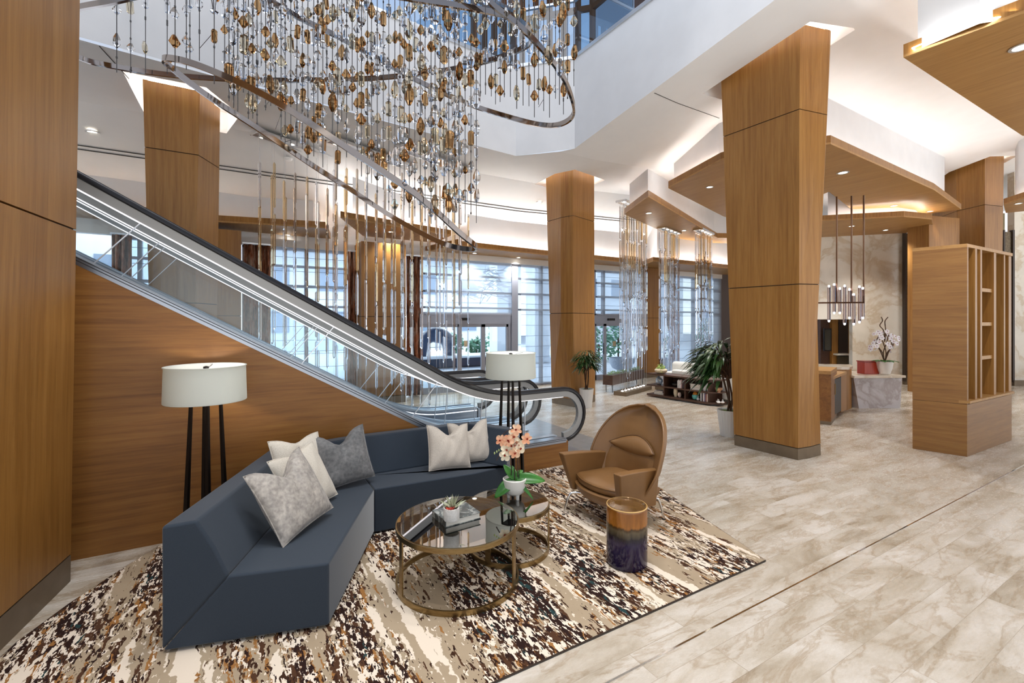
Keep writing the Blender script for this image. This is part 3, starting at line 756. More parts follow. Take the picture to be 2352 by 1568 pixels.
for px, d_, lab in ((1150, 22, 'white canopy pillar outside the sliding doors'), (1235, 21, 'white canopy pillar outside the tall shaded window')):
    p = AD(px, 737, d_); r_ = thing('porch_pillar', lab, 'pillar', (p.x, p.y, 0)); MB().box((0, 0, 2.6), (.8, .8, 5.2)).build('shaft', M['render'], r_, bevel=.02); MB().box((0, 0, .1), (.95, .95, .2)).build('foot', M['render'], r_)
pl = thing('planter_wall', 'low navy planter wall outside the sliding doors', 'planter', AD(1010, 737, 19) * 1 - Vector((0, 0, EYE)))
MB().box((0, 0, .18), (6.5, 1.4, .36)).build('trough', M['navy'], pl, bevel=.02); MB().box((0, 0, .39), (6.7, 1.6, .07)).build('coping', M['render'], pl, bevel=.01)
def leafball(mb, c, r, n, s, rng):
    for _ in range(n):
        a, b = rng.uniform(0, 2 * PI), rng.uniform(-1, 1); q = math.sqrt(1 - b * b); rad = r * rng.uniform(.5, 1)
        p = Vector(c) + Vector((q * math.cos(a), q * math.sin(a), b)) * rad
        u = Vector((rng.uniform(-1, 1), rng.uniform(-1, 1), rng.uniform(-1, 1))).normalized(); w = u.orthogonal().normalized()
        mb.add([p - u * s, p + w * s * .4, p + u * s, p - w * s * .4], [(0, 1, 2, 3)])
rg = random.Random(3)
for px, y, d_, r, lab in ((1095, 800, 23, .55, 'round green shrub outside the left sliding door leaf'), (1040, 790, 24, .6, 'green shrub behind the dark sculpture outside'), (1150, 770, 26, .9, 'tall green shrub outside, right of the white pillar'), (1375, 790, 22, .9, 'green shrub outside the left hinged door leaf'), (1420, 775, 24, 1.0, 'green shrub outside the right hinged door leaf')):
    p = AD(px, y, d_); s_ = thing('shrub', lab, 'shrub', (p.x, p.y, 0)); m_ = MB(); leafball(m_, (0, 0, p.z), r, 260, .16, rg); m_.build('foliage', M['leaf_o'], s_); MB().tube([(0, 0, 0), (0, 0, max(.3, p.z))], .05, 6).build('stem', M['walnut'], s_)
sc = thing('sculpture', 'dark curved animal-like sculpture on the planter wall outside', 'sculpture', AD(1000, 737, 18.9) - Vector((0, 0, EYE - .43)))
MB().tube(spline([(-.55, 0, .0), (-.5, 0, .55), (-.1, 0, .85), (.45, 0, .7), (.6, 0, .2), (.55, 0, 0)], 6), [.16, .17, .18, .19, .2, .21, .22, .24, .25, .27, .28, .3, .32, .33, .33, .33, .32, .31, .3, .29, .28, .27, .26, .25, .24, .23, .22, .21, .2, .19, .18][:31], 12).build('body', plain('sculpture bronze', lin(56, 70, 98), .4), sc, smooth=60)
MB().tube(spline([(-.5, 0, .6), (-.75, 0, .5), (-.85, 0, .2), (-.7, 0, .02)], 6), .09, 8).build('trunk', plain('sculpture dark', lin(48, 60, 84), .4), sc, smooth=60)
tp_ = AD(1115, 650, 17.5); tw_ = thing('twig_pendant', 'tangled grey twig pendant hanging under the porch outside the sliding doors', 'pendant light', tp_); rg2 = random.Random(8); tm = MB()
for _ in range(170):
    a_ = Vector((rg2.uniform(-1, 1) * .95, rg2.uniform(-1, 1) * .5, rg2.uniform(-.55, .55))); b_ = Vector((rg2.uniform(-1, 1), rg2.uniform(-1, 1), rg2.uniform(-.5, .5))).normalized() * rg2.uniform(.25, .5); tm.tube([a_, a_ + b_], .012, 4)
tm.build('twigs', plain('twig grey', lin(120, 128, 146), .6), tw_)['kind'] = 'stuff'
MB().tube([(0, 0, .3), (0, 0, 3.0)], .015, 6).build('suspension_rod', M['steel'], tw_)
for k_ in range(3): MB().lathe([(.001, -.06), (.06, 0), (.001, .06)], 12, (-.4 + .4 * k_, 0, 0)).build('bulb', M['tipo'], tw_)
wc = thing('wicker_chair', 'grey woven tub chair outside the hinged double door', 'chair', AD(1428, 737, 17) - Vector((0, 0, EYE)))
M['wick'] = textured('grey wicker', lin(150, 160, 176), lin(206, 214, 226), 30, .7, (1, 1, 3))
MB().lathe([(.12, .02), (.34, .12), (.46, .34), (.48, .5), (.44, .5), (.41, .36), (.3, .3), (.001, .28)], 28).build('woven_shell', M['wick'], wc, smooth=50)
MB().lathe([(.001, .28), (.36, .28), (.38, .33), (.34, .37), (.001, .38)], 24).build('cushion', M['render'], wc, smooth=50)
# ---------------------------------------------------------------- far right: reception
def marble_mat(name, base, vein, sc=1.0, gl=.2):
    t = NT(name); v = t.coord((sc, sc, sc)); n = t.noise(v, 1.1, 6, .6, .5); n2 = t.noise(v, .8, 5, .6, .9)
    c = t.ramp(n, [(.40, lin(*base)), (.49, lin(*vein)), (.53, lin(*base)), (.62, lin(*[min(255, q + 8) for q in base]))])
    c = t.mix(.45, c, t.ramp(n2, [(.3, lin(*[q - 26 for q in base])), (.6, lin(*base))])); return t.done(t.bsdf(c, gl, 0, .5))
M['onyx'] = marble_mat('cream onyx', (222, 214, 200), (190, 164, 126)); M['desk_marble'] = marble_mat('grey veined marble', (196, 192, 194), (150, 132, 124), 1.6)
def slab(a, b, z0, z1, th, mb=None):
    a, b = Vector((a.x, a.y)), Vector((b.x, b.y)); n = Vector((-(b - a).y, (b - a).x)).normalized()
    if n.dot(a) < 0: n = -n
    return (mb or MB()).prism([a, b, b + n * th, a + n * th], z0, z1)
w = slab(AD(1958, 737, 13.76), AD(2078, 737, 13.5), 0, 4.5, .2); slab(AD(1860, 737, 13.97), AD(1958, 737, 13.76), 1.9, 4.5, .2, w)
struct('wall_reception', w, M['onyx'])
struct('wall_niche', slab(AD(1850, 737, 15.0), AD(1990, 737, 15.0), 0, 4.5, .2), plain('niche dark', lin(96, 66, 42), .5))
def bx(name, lab, cat, px0, px1, y0, y1, d0, d1, dep, mat):
    a, b = AD(px0, 737, d0), AD(px1, 737, d1); za = EYE + (HOR - y1) * d0 / FOC; zb = EYE + (HOR - y0) * d0 / FOC
    return slab(a, b, za, zb, dep).build(name, mat)
nc = thing('back_cabinet', 'dark wood cabinet with oak upright in the niche behind the reception desk', 'cabinet', (AD(1925, 737, 14.6).x, AD(1925, 737, 14.6).y, 0)); og = nc.location.copy()
def sub(nm, px0, px1, y0, y1, d0, d1, dep, mat, root):
    a, b = AD(px0, 737, d0), AD(px1, 737, d1); d = (d0 + d1) / 2; return slab(a, b, EYE + (HOR - y1) * d / FOC, EYE + (HOR - y0) * d / FOC, dep).build(nm, mat, root, org=root.location)
sub('cabinet_side', 1885, 1911, 700, 880, 14.6, 14.6, .3, M['walnut'], nc); sub('upright', 1911, 1925, 700, 880, 14.5, 14.5, .3, M['wood_v'], nc)
sub('dark_door', 1926, 1948, 740, 812, 14.6, 14.6, .2, plain('dark door', lin(52, 34, 26), .3), nc); sub('upright', 1948, 1960, 735, 880, 14.6, 14.6, .2, M['wood_v'], nc)
sub('worktop', 1924, 1958, 812, 816, 14.3, 14.3, .5, M['onyx'], nc); sub('base_unit', 1924, 1958, 818, 880, 14.45, 14.45, .4, plain('olive unit', lin(84, 72, 50), .5), nc)
tv = thing('wall_screen', 'small black screen on the back cabinet behind the reception desk', 'screen', (AD(1902, 737, 14.3).x, AD(1902, 737, 14.3).y, 0)); sub('bezel', 1893, 1910, 754, 806, 14.35, 14.35, .04, M['black_metal'], tv); sub('display', 1895, 1908, 757, 803, 14.33, 14.33, .02, plain('screen', lin(60, 58, 52), .15), tv)
M['bz'] = textured('bronze mesh', lin(70, 58, 46), lin(122, 106, 84), 90, .3, (1, 1, .2), .8)
def bronze_screen(lab, px0, px1, d):
    c_ = AD((px0 + px1) / 2, 737, d); r_ = thing('bronze_screen', lab, 'screen panel', (c_.x, c_.y, 0)); og = r_.location.copy()
    a, b = AD(px0, 737, d), AD(px1, 737, d)
    slab(a, b, .2, 4.4, .05).build('mesh_panel', M['bz'], r_, org=og)
    e = .12
    for u0, u1 in ((0, e), (1 - e * 1.4, 1)): p, q = a.lerp(b, u0), a.lerp(b, u1); n_ = Vector((p.x, p.y, 0)).normalized() * .05; slab(p - n_, q - n_, .1, 4.45, .1).build('side_frame', plain('dark frame', lin(58, 44, 34), .4), r_, org=og)
    slab(a, b, 0, .2, .1).build('base_plinth', M['plinth'], r_, org=og)
bronze_screen('dark bronze mesh screen at the right end of the onyx wall', 2079, 2106, 13.4)
bronze_screen('dark bronze mesh screen between the shelf unit and the right edge', 2306, 2331, 13.2)
struct('wall_right', slab(AD(2104, 737, 15.2), AD(2308, 737, 15.2), 0, 5.4, .2), textured('gold wallcovering', lin(206, 190, 150), lin(222, 208, 172), 8, .6))
struct('wall_right_end', slab(AD(2330, 737, 13.2), AD(3100, 737, 12.6), 0, 6.6, .2), M['onyx'])
struct('baseboard_right', slab(AD(2330, 737, 13.15), AD(3100, 737, 12.55), 0, .16, .04), M['plinth'])
struct('wall_back', slab(AD(1640, 737, 17.5), AD(1890, 737, 16.5), 0, 4.6, .2), plain('far wall', lin(104, 92, 88), .7))
struct('wall_side', slab(AD(2134, 737, 11.7), AD(2204, 737, 12.0), 0, EYE + 240 * 11.8 / FOC, .5), M['wood_v'])
# marble reception desk
dk = thing('reception_desk', 'angular grey veined marble reception desk with an overhanging white top', 'desk', (AD(2010, 737, 9.9).x, AD(2010, 737, 9.9).y, 0)); og = dk.location.copy()
f0 = [AZ(1973, 938), AZ(2068, 937)]; bk = (f0[1] - f0[0]).normalized(); nv = Vector((-bk.y, bk.x, 0))
if nv.dot(f0[0]) < 0: nv = -nv
t0, t1 = f0[0] - bk * .12, f0[1] + bk * .04
zt = .70
MB().loft([[f0[0], f0[1], f0[1] + nv * .7, f0[0] + nv * .7], [Vector((*t0[:2], zt - .05)), Vector((*t1[:2], zt - .05)), Vector((*(t1 + nv * .75)[:2], zt - .05)), Vector((*(t0 + nv * .75)[:2], zt - .05))]]).build('desk_front', M['desk_marble'], dk, org=og)
tp = [P2(t0 - nv * .06 - bk * .03), P2(t1 - nv * .06 + bk * .03), P2(t1 + nv * .85), P2(t0 + nv * .75 - bk * .35)]
MB().prism(tp, zt - .05, zt).build('desk_top', M['onyx'], dk, bevel=.004, org=og)
wd = thing('reception_counter', 'oak reception counter with a pale top behind the podium, left of the marble desk', 'counter', (AD(1925, 737, 9.6).x, AD(1925, 737, 9.6).y, 0)); og = wd.location.copy()
q = [P2(AD(1880, 737, 9.6)), P2(AD(1946, 737, 9.6)), P2(AD(1956, 737, 9.8)), P2(AD(1952, 737, 10.2)), P2(AD(1880, 737, 10.3))]
MB().prism(q, .0, .84).build('counter_body', M['wood_v'], wd, org=og); MB().prism([tuple(Vector(p) + (Vector(p) - Vector(og[:2])).normalized() * .05) for p in q], .84, .89).build('counter_top', M['onyx'], wd, org=og)
pd = thing('podium', 'oak podium desk with a stepped pale wood top, directly right of the tallest column', 'podium', (AD(1915, 737, 8.5).x, AD(1915, 737, 8.5).y, 0)); og = pd.location.copy()
q1 = [P2(AZ(1868, 972)), P2(AZ(1909, 976)), P2(AZ(1922, 958)), P2(AD(1880, 737, 9.0))]
q2 = [P2(AZ(1909, 976)), P2(AZ(1922, 958)), P2(AZ(1944, 948)), P2(AZ(1938, 950))]
MB().prism(q1, .06, .90).build('cabinet_body', M['wood_h'], pd, org=og); MB().prism([tuple(Vector(p) * 1.0 + (Vector(p) - Vector(og[:2])).normalized() * .03) for p in q1], .90, .96).build('raised_top', M['wood_c'], pd, org=og)
a, b = AZ(1922, 958), AZ(1945, 947); n2 = Vector((-(b - a).y, (b - a).x, 0)).normalized()
if n2.dot(a) < 0: n2 = -n2
MB().prism([P2(AZ(1913, 970)), P2(b), P2(b + n2 * .5), P2(a + n2 * .5)], .78, .83).build('lower_top', M['wood_c'], pd, org=og)
MB().prism([P2(AZ(1932, 953)), P2(b), P2(b + n2 * .45), P2(AZ(1932, 953) + n2 * .45)], .06, .78).build('end_panel', M['wood_v'], pd, org=og)
MB().prism([P2(AZ(1915, 966)), P2(AZ(1932, 955)), P2(AZ(1932, 955) + n2 * .3), P2(AZ(1915, 966) + n2 * .3)], .1, .76).build('knee_recess', M['black_metal'], pd, org=og)
MB().prism(q1, 0, .06).build('toe_kick', M['plinth'], pd, org=og)
hp_ = AZ(1914, 968) - n2 * .03; MB().tube([hp_ + Vector((0, 0, .5)), hp_ + Vector((0, 0, .7))], .01, 6).build('pull_handle', M['bronze'], pd, org=og)
st = thing('bar_stool', 'small dark stool tucked under the left end of the marble desk', 'stool', P2(AZ(1962, 918)) + (0,)); 
for dx, dy in ((-.12, -.12), (.12, -.12), (-.12, .12), (.12, .12)): MB().tube([(dx, dy, 0), (dx * .8, dy * .8, .46)], .015, 6).build('leg', M['black_metal'], st)
MB().box((0, 0, .48), (.32, .32, .06)).build('seat', M['black_metal'], st, bevel=.015)
# red box and white orchid on the desk
p = AD(1994, 737, 10.1); rb_ = thing('red_box', 'red lacquered stand on the marble desk beside the white orchid', 'box', (p.x, p.y, zt)); ang = math.atan2(bk.y, bk.x)
MB().box((0, 0, .13), (.34, .2, .26), ang).build('case', textured('red lacquer', lin(150, 44, 24), lin(172, 60, 34), 10, .3, (4, 4, .3)), rb_, bevel=.006); MB().box((0, 0, .272), (.36, .22, .02), ang).build('lid', plain('red lid', lin(140, 38, 22), .3), rb_)
def petal(mb, c, d, up, L, W, curl=.2):
    d = d.normalized(); s_ = d.cross(up).normalized(); n_ = s_.cross(d)
    r_ = [(0, .12), (.35, .8), (.7, 1.0), (.92, .6), (1, .05)]
    vs = []
    for t_, w_ in r_:
        b_ = c + d * L * t_ + n_ * curl * L * (t_ * t_)
        vs += [b_ - s_ * W * w_ / 2 + n_ * .06 * L, b_, b_ + s_ * W * w_ / 2 + n_ * .06 * L]
    fs = [(k * 3 + i, k * 3 + i + 1, k * 3 + i + 4, k * 3 + i + 3) for k in range(4) for i in range(2)]
    mb.add(vs, fs)
def orchid_bloom(mbp, mbl, c, face, r, rng):
    face = Vector(face).normalized(); u = face.orthogonal().normalized(); v = face.cross(u); a0 = rng.uniform(0, 6)
    for k in range(5):
        a = a0 + 2 * PI * k / 5; d = u * math.cos(a) + v * math.sin(a) + face * .15
        petal(mbp, Vector(c), d, face, r, r * (.95 if k % 2 else .62), -.1)
    for k in range(3):
        a = a0 + .6 + 2 * PI * k / 3; petal(mbl, Vector(c) + face * r * .1, u * math.cos(a) + v * math.sin(a) + face * 1.2, face, r * .42, r * .3, .3)
M['orchid_w'] = plain('white petals', lin(244, 243, 248), .6); M['lip'] = plain('orchid lip', lin(178, 96, 120), .6); M['leaf'] = textured('orchid leaf', lin(34, 88, 22), lin(60, 124, 36), 5, .35); M['bark'] = textured('bark', lin(64, 42, 28), lin(96, 68, 46), 20, .9)
p = AD(2032, 737, 9.95); wo = thing('white_orchid', 'white orchid arrangement with curling branches on the reception desk', 'orchid', (p.x, p.y, zt)); wo.scale = (.78, .78, .78); rg = random.Random(5)
MB().lathe([(.001, .02), (.12, .02), (.17, .18), (.2, .36), (.18, .36), (.16, .34), (.001, .33)], 24).build('pot', plain('white pot', lin(228, 226, 222), .4), wo, smooth=40)
bp, bl, stm = MB(), MB(), MB()
for k in range(46):
    a = rg.uniform(0, 2 * PI); rr = rg.uniform(.1, .34); z = 1.0 + .42 * math.sqrt(max(0, 1 - (rr / .36) ** 2)) - rg.uniform(0, .45) * (rr / .34)
    orchid_bloom(bp, bl, (rr * math.cos(a), rr * math.sin(a), z - .2), (math.cos(a) * rr * 3 - .4, math.sin(a) * rr * 3 - .5, .3), .065, rg)
bp.build('blossoms', M['orchid_w'], wo)['kind'] = 'stuff'; bl.build('blossom_lips', M['lip'], wo)['kind'] = 'stuff'
for k in range(6):
    a = k * 1.05; stm.tube(spline([(0, 0, .34), (.08 * math.cos(a), .08 * math.sin(a), .6), (.2 * math.cos(a + .5), .2 * math.sin(a + .5), .85), (.12 * math.cos(a + 1.2), .12 * math.sin(a + 1.2), 1.1)], 5), .012, 6)
for s_ in (-1, 1): MB().tube(spline([(0, 0, .9), (.06 * s_, 0, 1.2), (.16 * s_, .05, 1.35), (.08 * s_, .02, 1.48), (.2 * s_, 0, 1.58)], 6), .012, 6).build('branch', M['bark'], wo)
stm.build('stems', M['bark'], wo); lf = MB()
for k in range(9): a = k * .7; petal(lf, Vector((0, 0, .36)), Vector((math.cos(a), math.sin(a), .25)), Vector((0, 0, 1)), .3, .1, -.3)
lf.build('leaves', M['leaf'], wo)
# linear pendant: bronze bars and eight glowing glass tubes
p = AD(1940, 737, 9.0); lpn = thing('linear_pendant', 'linear bronze pendant with staggered glowing glass tubes over the reception counter', 'pendant light', (p.x, p.y, 2.21)); og = lpn.location.copy()
a, b = AD(1850, 737, 9.2), AD(1985, 737, 9.0); zb = 2.21; M['dark_bronze'] = plain('dark bronze', lin(120, 90, 68), .35, .8)
MB().bar((a.x, a.y, zb), (b.x, b.y, zb), .03, .03).build('cross_bar', M['dark_bronze'], lpn, org=og)
for px in (1922, 1956, 1984):
    q = AD(px, 737, 9.0 + (1985 - px) * .0015); MB().bar((q.x, q.y, zb), (q.x, q.y, 4.3), .024, .024, (1, 0, 0)).build('hanger_bar', M['dark_bronze'], lpn, org=og)
M['tubeg'] = glass('smoky tube glass', (.86, .83, .88, 1), 1.2); M['tip'] = emit('tube tip', (.95, .95, 1, 1), 9.0)
for k, px in enumerate((1904, 1916, 1929, 1940, 1951, 1961, 1974, 1982)):
    q = AD(px, 737, 9.0 + (1985 - px) * .0015); zt_ = zb + (.33, .36, .28, .33, .26, .16, .31, .28)[k]; zl_ = zb - (.36, .2, .2, .42, .3, .42, .38, .3)[k]
    tb = MB().tube([(q.x, q.y, zl_), (q.x, q.y, zt_)], .028, 10).build('glass_tube', M['tubeg'], lpn, smooth=40, org=og)
    for z in (zl_, zt_): MB().lathe([(.001, -.022), (.015, -.018), (.015, .018), (.001, .018)], 8, (q.x, q.y, z)).build('lamp_tip', M['tip'], tb, org=og)
# ---------------------------------------------------------------- tall oak shelf unit
cbx, cby = 8.53, 2.29
cb = thing('shelf_unit', 'tall freestanding oak shelf unit with bronze mirrored backs, right of the tallest column', 'shelf unit', (9.4, 2.6, 0)); og = cb.location.copy()
ux = lambda cx: AY(1850 + cx / 2.703, 737, 2.27).x
X0, X1, Y0, Y1, ZT, ZM = 8.53, 10.32, 2.26, 2.84, 2.86, .74
MB().prism([(X0, Y0 + .03), (X1, Y0 + .0), (X1, Y1), (X0 - .13, Y1)], 0, ZM - .03).build('base_cabinet', M['wood_y'], cb, bevel=.003, org=og)
MB().prism([(X0 - .0, Y0), (X1, Y0 - .03), (X1, Y1), (X0 - .1, Y1)], ZM - .012, ZM + .02).build('ledge', M['wood_c'], cb, org=og)
sd = MB().prism([(X0, Y0 + .03), (X0 + .05, Y0 + .03), (X0 - .08, Y1), (X0 - .13, Y1)], ZM - .026, ZT); sd.build('end_panel', M['wood_y'], cb, org=og)
MB().prism([(X0, Y0 + .03), (X1 + .05, Y0), (X1 + .05, Y1), (X0 - .13, Y1)], ZT - .0, ZT + .045).build('top_panel', M['wood_c'], cb, org=og)
MB().prism([(X0 - .08, Y1 - .03), (X1, Y1 - .03), (X1, Y1), (X0 - .1, Y1)], ZM, ZT).build('back_panel', M['wood_h'], cb, org=og)
M['mirror'] = textured('bronze mirror', lin(92, 66, 40), lin(140, 106, 66), 14, .18, (1, 1, .25), .9, .15)
for c0, c1 in ((1012, 1060), (1186, 1238)): MB().box(((ux(c0) + ux(c1)) / 2, Y0 + .22, (ZM + ZT) / 2 + .01), (ux(c1) - ux(c0), .02, ZT - ZM - .02)).build('mirror_back', M['mirror'], cb, org=og)
for c0, c1 in ((1060, 1072), (1092, 1103), (1176, 1190), (1238, 1246), (1268, 1284)): MB().box(((ux(c0) + ux(c1)) / 2, Y0 + .17, (ZM + ZT) / 2 + .01), (ux(c1) - ux(c0), .3, ZT - ZM - .02)).build('upright', M['wood_v'], cb, org=og)
for cy in (445, 660, 872):
    z = 1.85 + (737 - (500 + cy / 2.703)) * 6.55 / 1060; MB().box(((ux(1103) + ux(1178)) / 2, Y0 + .2, z), (ux(1178) - ux(1103), .32, .05)).build('shelf', M['wood_c'], cb, org=og)
MB().box((ux(1140), Y0 + .45, (ZM + ZT) / 2), (ux(1240) - ux(1060), .02, ZT - ZM - .05)).build('shelf_back', M['wood_h'], cb, org=og)
# ---------------------------------------------------------------- navy sectional sofa
def fabric(name, c1, c2, sc=260, rough=.85, bump=.15, big=0.0):
    t = NT(name); v = t.coord(); n = t.noise(v, sc, 2); c = t.ramp(n, [(.3, c1), (.7, c2)])
    if big:
        n2 = t.noise(v, 9, 4, .6, .8); c = t.mix(big, c, t.ramp(n2, [(.35, (.45, .45, .45)), (.65, (1.15, 1.12, 1.08))]), 'MULTIPLY')
    b = t.bsdf(c, rough, 0, .25); b.inputs['Sheen Weight'].default_value = .25; b.inputs['Sheen Roughness'].default_value = .4
    t.bump(b, n, bump, .002); return t.done(b)
M['navy_f'] = fabric('navy upholstery', lin(42, 50, 60), lin(49, 58, 68), 420, .75, .06)
ZS_, ZB_ = .40, .73
def sofa(label, outer, front, ends):
    """outer: back line A..E seen from outside; front: front line from the first end to the last"""
    root = thing('sofa_section', label, 'sofa', (outer[1][0], outer[1][1], 0)); og = root.location.copy()
    O = [Vector(p) for p in outer]; Fp = [Vector(p) for p in front]; n = len(O)
    inward = (sum(Fp, Vector((0, 0))) / len(Fp))
    def off(w):
        ls = []
        for i in range(n - 1):
            d = (O[i + 1] - O[i]).normalized(); nn = Vector((-d.y, d.x))
            if nn.dot(inward - O[i]) < 0: nn = -nn
            ls.append((O[i] + nn * w, d))
        e0 = (O[0], Fp[0] - O[0]); e1_ = (O[-1], Fp[-1] - O[-1]); r = [xsect(*ls[0], *e0)]
        for i in range(n - 2): r.append(xsect(*ls[i], *ls[i + 1]))
        r.append(xsect(*ls[-1], *e1_)); return r
    z0 = .025; i2, i3 = off(.17), off(.33)
    for i in range(n - 1):
        rings = []
        for j in (i, i + 1):
            k = (O[i + 1 - (j - i)] - O[j]).normalized() * .002; k = Vector((k.x, k.y, 0)); g = lambda p, z: Vector((p.x, p.y, z)) + k
            rings.append([g(O[j], z0 + .001), g(O[j], ZB_ - .015), g(i2[j], ZB_), g(i2[j].lerp(i3[j], .55), ZB_ - .16), g(i3[j], ZS_ - .005)])
        MB().loft(rings).build('backrest', M['navy_f'], root, bevel=.018, seg=3, org=og)
    i0 = off(.003)
    MB().loft([[(p.x, p.y, z0) for p in Fp + i0[::-1]], [(p.x, p.y, ZS_) for p in Fp + i3[::-1]]]).build('seat_base', M['navy_f'], root, bevel=.016, seg=3, org=og)
    fb = MB()
    for p in Fp + [O[0], O[-1]]:
        q = Vector(p).lerp(inward.lerp(sum(O, Vector((0, 0))) / n, .5), .12); fb.box((q.x, q.y, .029), (.05, .05, .03))
    fb.build('foot_pads', M['black_metal'], root, org=og)
    return root
A, B, Cc, S, K = (-.385, 3.175), (.45, 2.94), (.985, 4.035), (.99, 4.775), (.235, 4.65)
sofa('left section of the navy blue angled sofa, its square end nearest the front', [A, K, S], [B, Cc], None)
sofa('right section of the navy blue angled sofa, behind the orchid table', [(.995, 4.775), (2.235, 4.76), (2.49, 4.28)], [(.99, 4.035), (1.92, 3.97), (2.30, 4.02)], None)
# ---------------------------------------------------------------- cushions
M['velvet_g'] = fabric('silver velvet', lin(150, 143, 136), lin(186, 178, 168), 40, .55, .1, .35)
M['velvet_d'] = fabric('charcoal velvet', lin(104, 104, 104), lin(132, 131, 130), 40, .55, .1, .45)
M['boucle'] = fabric('cream weave', lin(196, 186, 170), lin(222, 214, 200), 200, .9, .35)
M['linen'] = fabric('oatmeal weave', lin(186, 174, 160), lin(212, 202, 188), 180, .9, .3)
def cushion(name, label, w, loc, yaw, lean, roll, mat, chop=.09, th=.085, seed=0, group=None):
    rg = random.Random(seed); ph = [rg.uniform(0, 6) for _ in range(6)]
    def fn(side):
        def f(u, v):
            a, b = 2 * u - 1, 2 * v - 1
            k = max(0, (1 - abs(a) ** 2.6)) ** .55 * max(0, (1 - abs(b) ** 2.6)) ** .55
            ear = 1 - .055 * (1 - abs(a) ** 2) * abs(b) ** 4 ; ear2 = 1 - .055 * (1 - abs(b) ** 2) * abs(a) ** 4
            dip = chop * math.exp(-(a / .42) ** 2) * max(0, b) ** 1.5
            wr = .006 * math.sin(5 * a + 3 * b + ph[0]) * k + .004 * math.sin(11 * a - 6 * b + ph[1]) * k - .03 * math.exp(-((a - .05) / .14) ** 2 - ((b - .45) / .28) ** 2) * (1 if chop > .04 else 0)
            return Vector((a * w / 2 * ear2, side * (th * k + wr * (1 if k > .05 else 0)), b * w / 2 * ear - dip))
        return f
    R = Matrix.Rotation(yaw, 4, 'Z') @ Matrix.Rotation(lean, 4, 'X') @ Matrix.Rotation(roll, 4, 'Y')
    lo = min((R @ fn(s_)(i / 12, j / 12)).z for s_ in (-1, 1) for i in range(13) for j in range(13))
    base = Vector((loc[0], loc[1], loc[2] - lo)); root = thing(name, label, 'cushion', base, 0, group)
    sh = MB()
    for s_ in (-1, 1): sh.grid(lambda u, v: R @ fn(s_)(u, v), 26, 26)
    sh.build('cover', mat, root, smooth=70, merge=True)
    pth = [R @ fn(0)(u, v) for u, v in [(i / 12, 0) for i in range(12)] + [(1, i / 12) for i in range(12)] + [(1 - i / 12, 1) for i in range(12)] + [(0, 1 - i / 12) for i in range(12)]]
    MB().tube(pth, .0045, 6, closed=True).build('piping', mat, root, smooth=60)
    return root
ya = math.atan2(.92, -.38) - PI   # the left backrest faces this way
cushion('throw_cushion', 'silver grey velvet cushion, foremost of the pile on the left sofa section', .52, (.30, 3.55, ZS_), math.radians(42), math.radians(-30), math.radians(-7), M['velvet_g'], .13, .09, 1)
cushion('throw_cushion', 'cream woven cushion leaning directly behind the silver velvet one', .48, (.42, 3.90, ZS_), math.radians(42), math.radians(-28), math.radians(-4), M['boucle'], .03, .08, 2)
cushion('throw_cushion', 'cream woven cushion deepest in the corner of the left sofa section', .46, (.42, 4.20, ZS_ + .05), math.radians(30), math.radians(-24), math.radians(2), M['boucle'], .05, .08, 3)
cushion('throw_cushion', 'charcoal grey velvet cushion beside the seam between the two sofa sections', .48, (.765, 4.27, ZS_), math.radians(4), math.radians(-22), math.radians(-7), M['velvet_d'], .12, .085, 4)
cushion('throw_cushion', 'oatmeal cushion, front one of the pair on the right sofa section', .43, (1.76, 4.235, ZS_), math.radians(0), math.radians(-20), math.radians(4), M['linen'], .10, .085, 5)
cushion('throw_cushion', 'oatmeal cushion, rear one of the pair on the right sofa section', .42, (2.03, 4.33, ZS_), math.radians(-12), math.radians(-20), math.radians(-3), M['linen'], .10, .08, 6)
# ---------------------------------------------------------------- nesting glass tables
M['smoke_top'] = None
t = NT('bronze tinted glass top'); tr = t.node('BsdfTransparent'); tr.inputs[0].default_value = (.80, .77, .72, 1); gl = t.node('BsdfGlossy'); gl.inputs['Roughness'].default_value = .01; gl.inputs[0].default_value = (.95, .94, .92, 1)
lw = t.node('LayerWeight'); lw.inputs['Blend'].default_value = .42; m_ = t.node('MixShader'); f_ = t.math('ADD', t.math('MULTIPLY', lw.outputs['Fresnel'], .75), .32); t.link(f_, m_.inputs[0]); t.link(tr.outputs[0], m_.inputs[1]); t.link(gl.outputs[0], m_.inputs[2]); M['smoke_top'] = t.done(m_)
M['brass'] = textured('antique brass', lin(140, 116, 78), lin(164, 140, 98), 20, .32, (1, 1, 6), 1.0)
def table(label, c, r, h, legs):
    root = thing('coffee_table', label, 'coffee table', (c[0], c[1], .012)); z0 = 0
    band = lambda a, b: [(r - .014, a), (r, a), (r, b), (r - .014, b), (r - .014, a)]
    MB().lathe(band(0, .036), 72).build('base_ring', M['brass'], root, smooth=40); MB().lathe(band(h - .036, h - .004), 72).build('top_rim', M['brass'], root, smooth=40)
    MB().lathe([(.001, h - .012), (r - .012, h - .012), (r - .010, h), (.001, h)], 72).build('glass_top', M['smoke_top'], root, smooth=30)
    for a in legs:
        a = math.radians(a); MB().box(((r - .006) * math.cos(a), (r - .006) * math.sin(a), h / 2), (.010, .045, h - .04), a).build('leg', M['brass'], root)
    return root
T1, T2 = (1.335, 3.04), (1.87, 3.235)
table('larger round table of brass and tinted glass, carrying a book and a succulent', T1, .435, .425, (186, -52, 66))
table('smaller, lower round table of brass and tinted glass, carrying the orchid', T2, .325, .375, (210, -28, 92))
zt1, zt2 = .012 + .425 + .001, .012 + .375 + .001
p = AZ(1048, 1188, zt1)
bk_ = thing('book', 'large dark grey hardback with a marbled cover, on the larger glass table', 'book', (p.x, p.y, zt1), math.radians(3)); w_, d_ = .275, .225
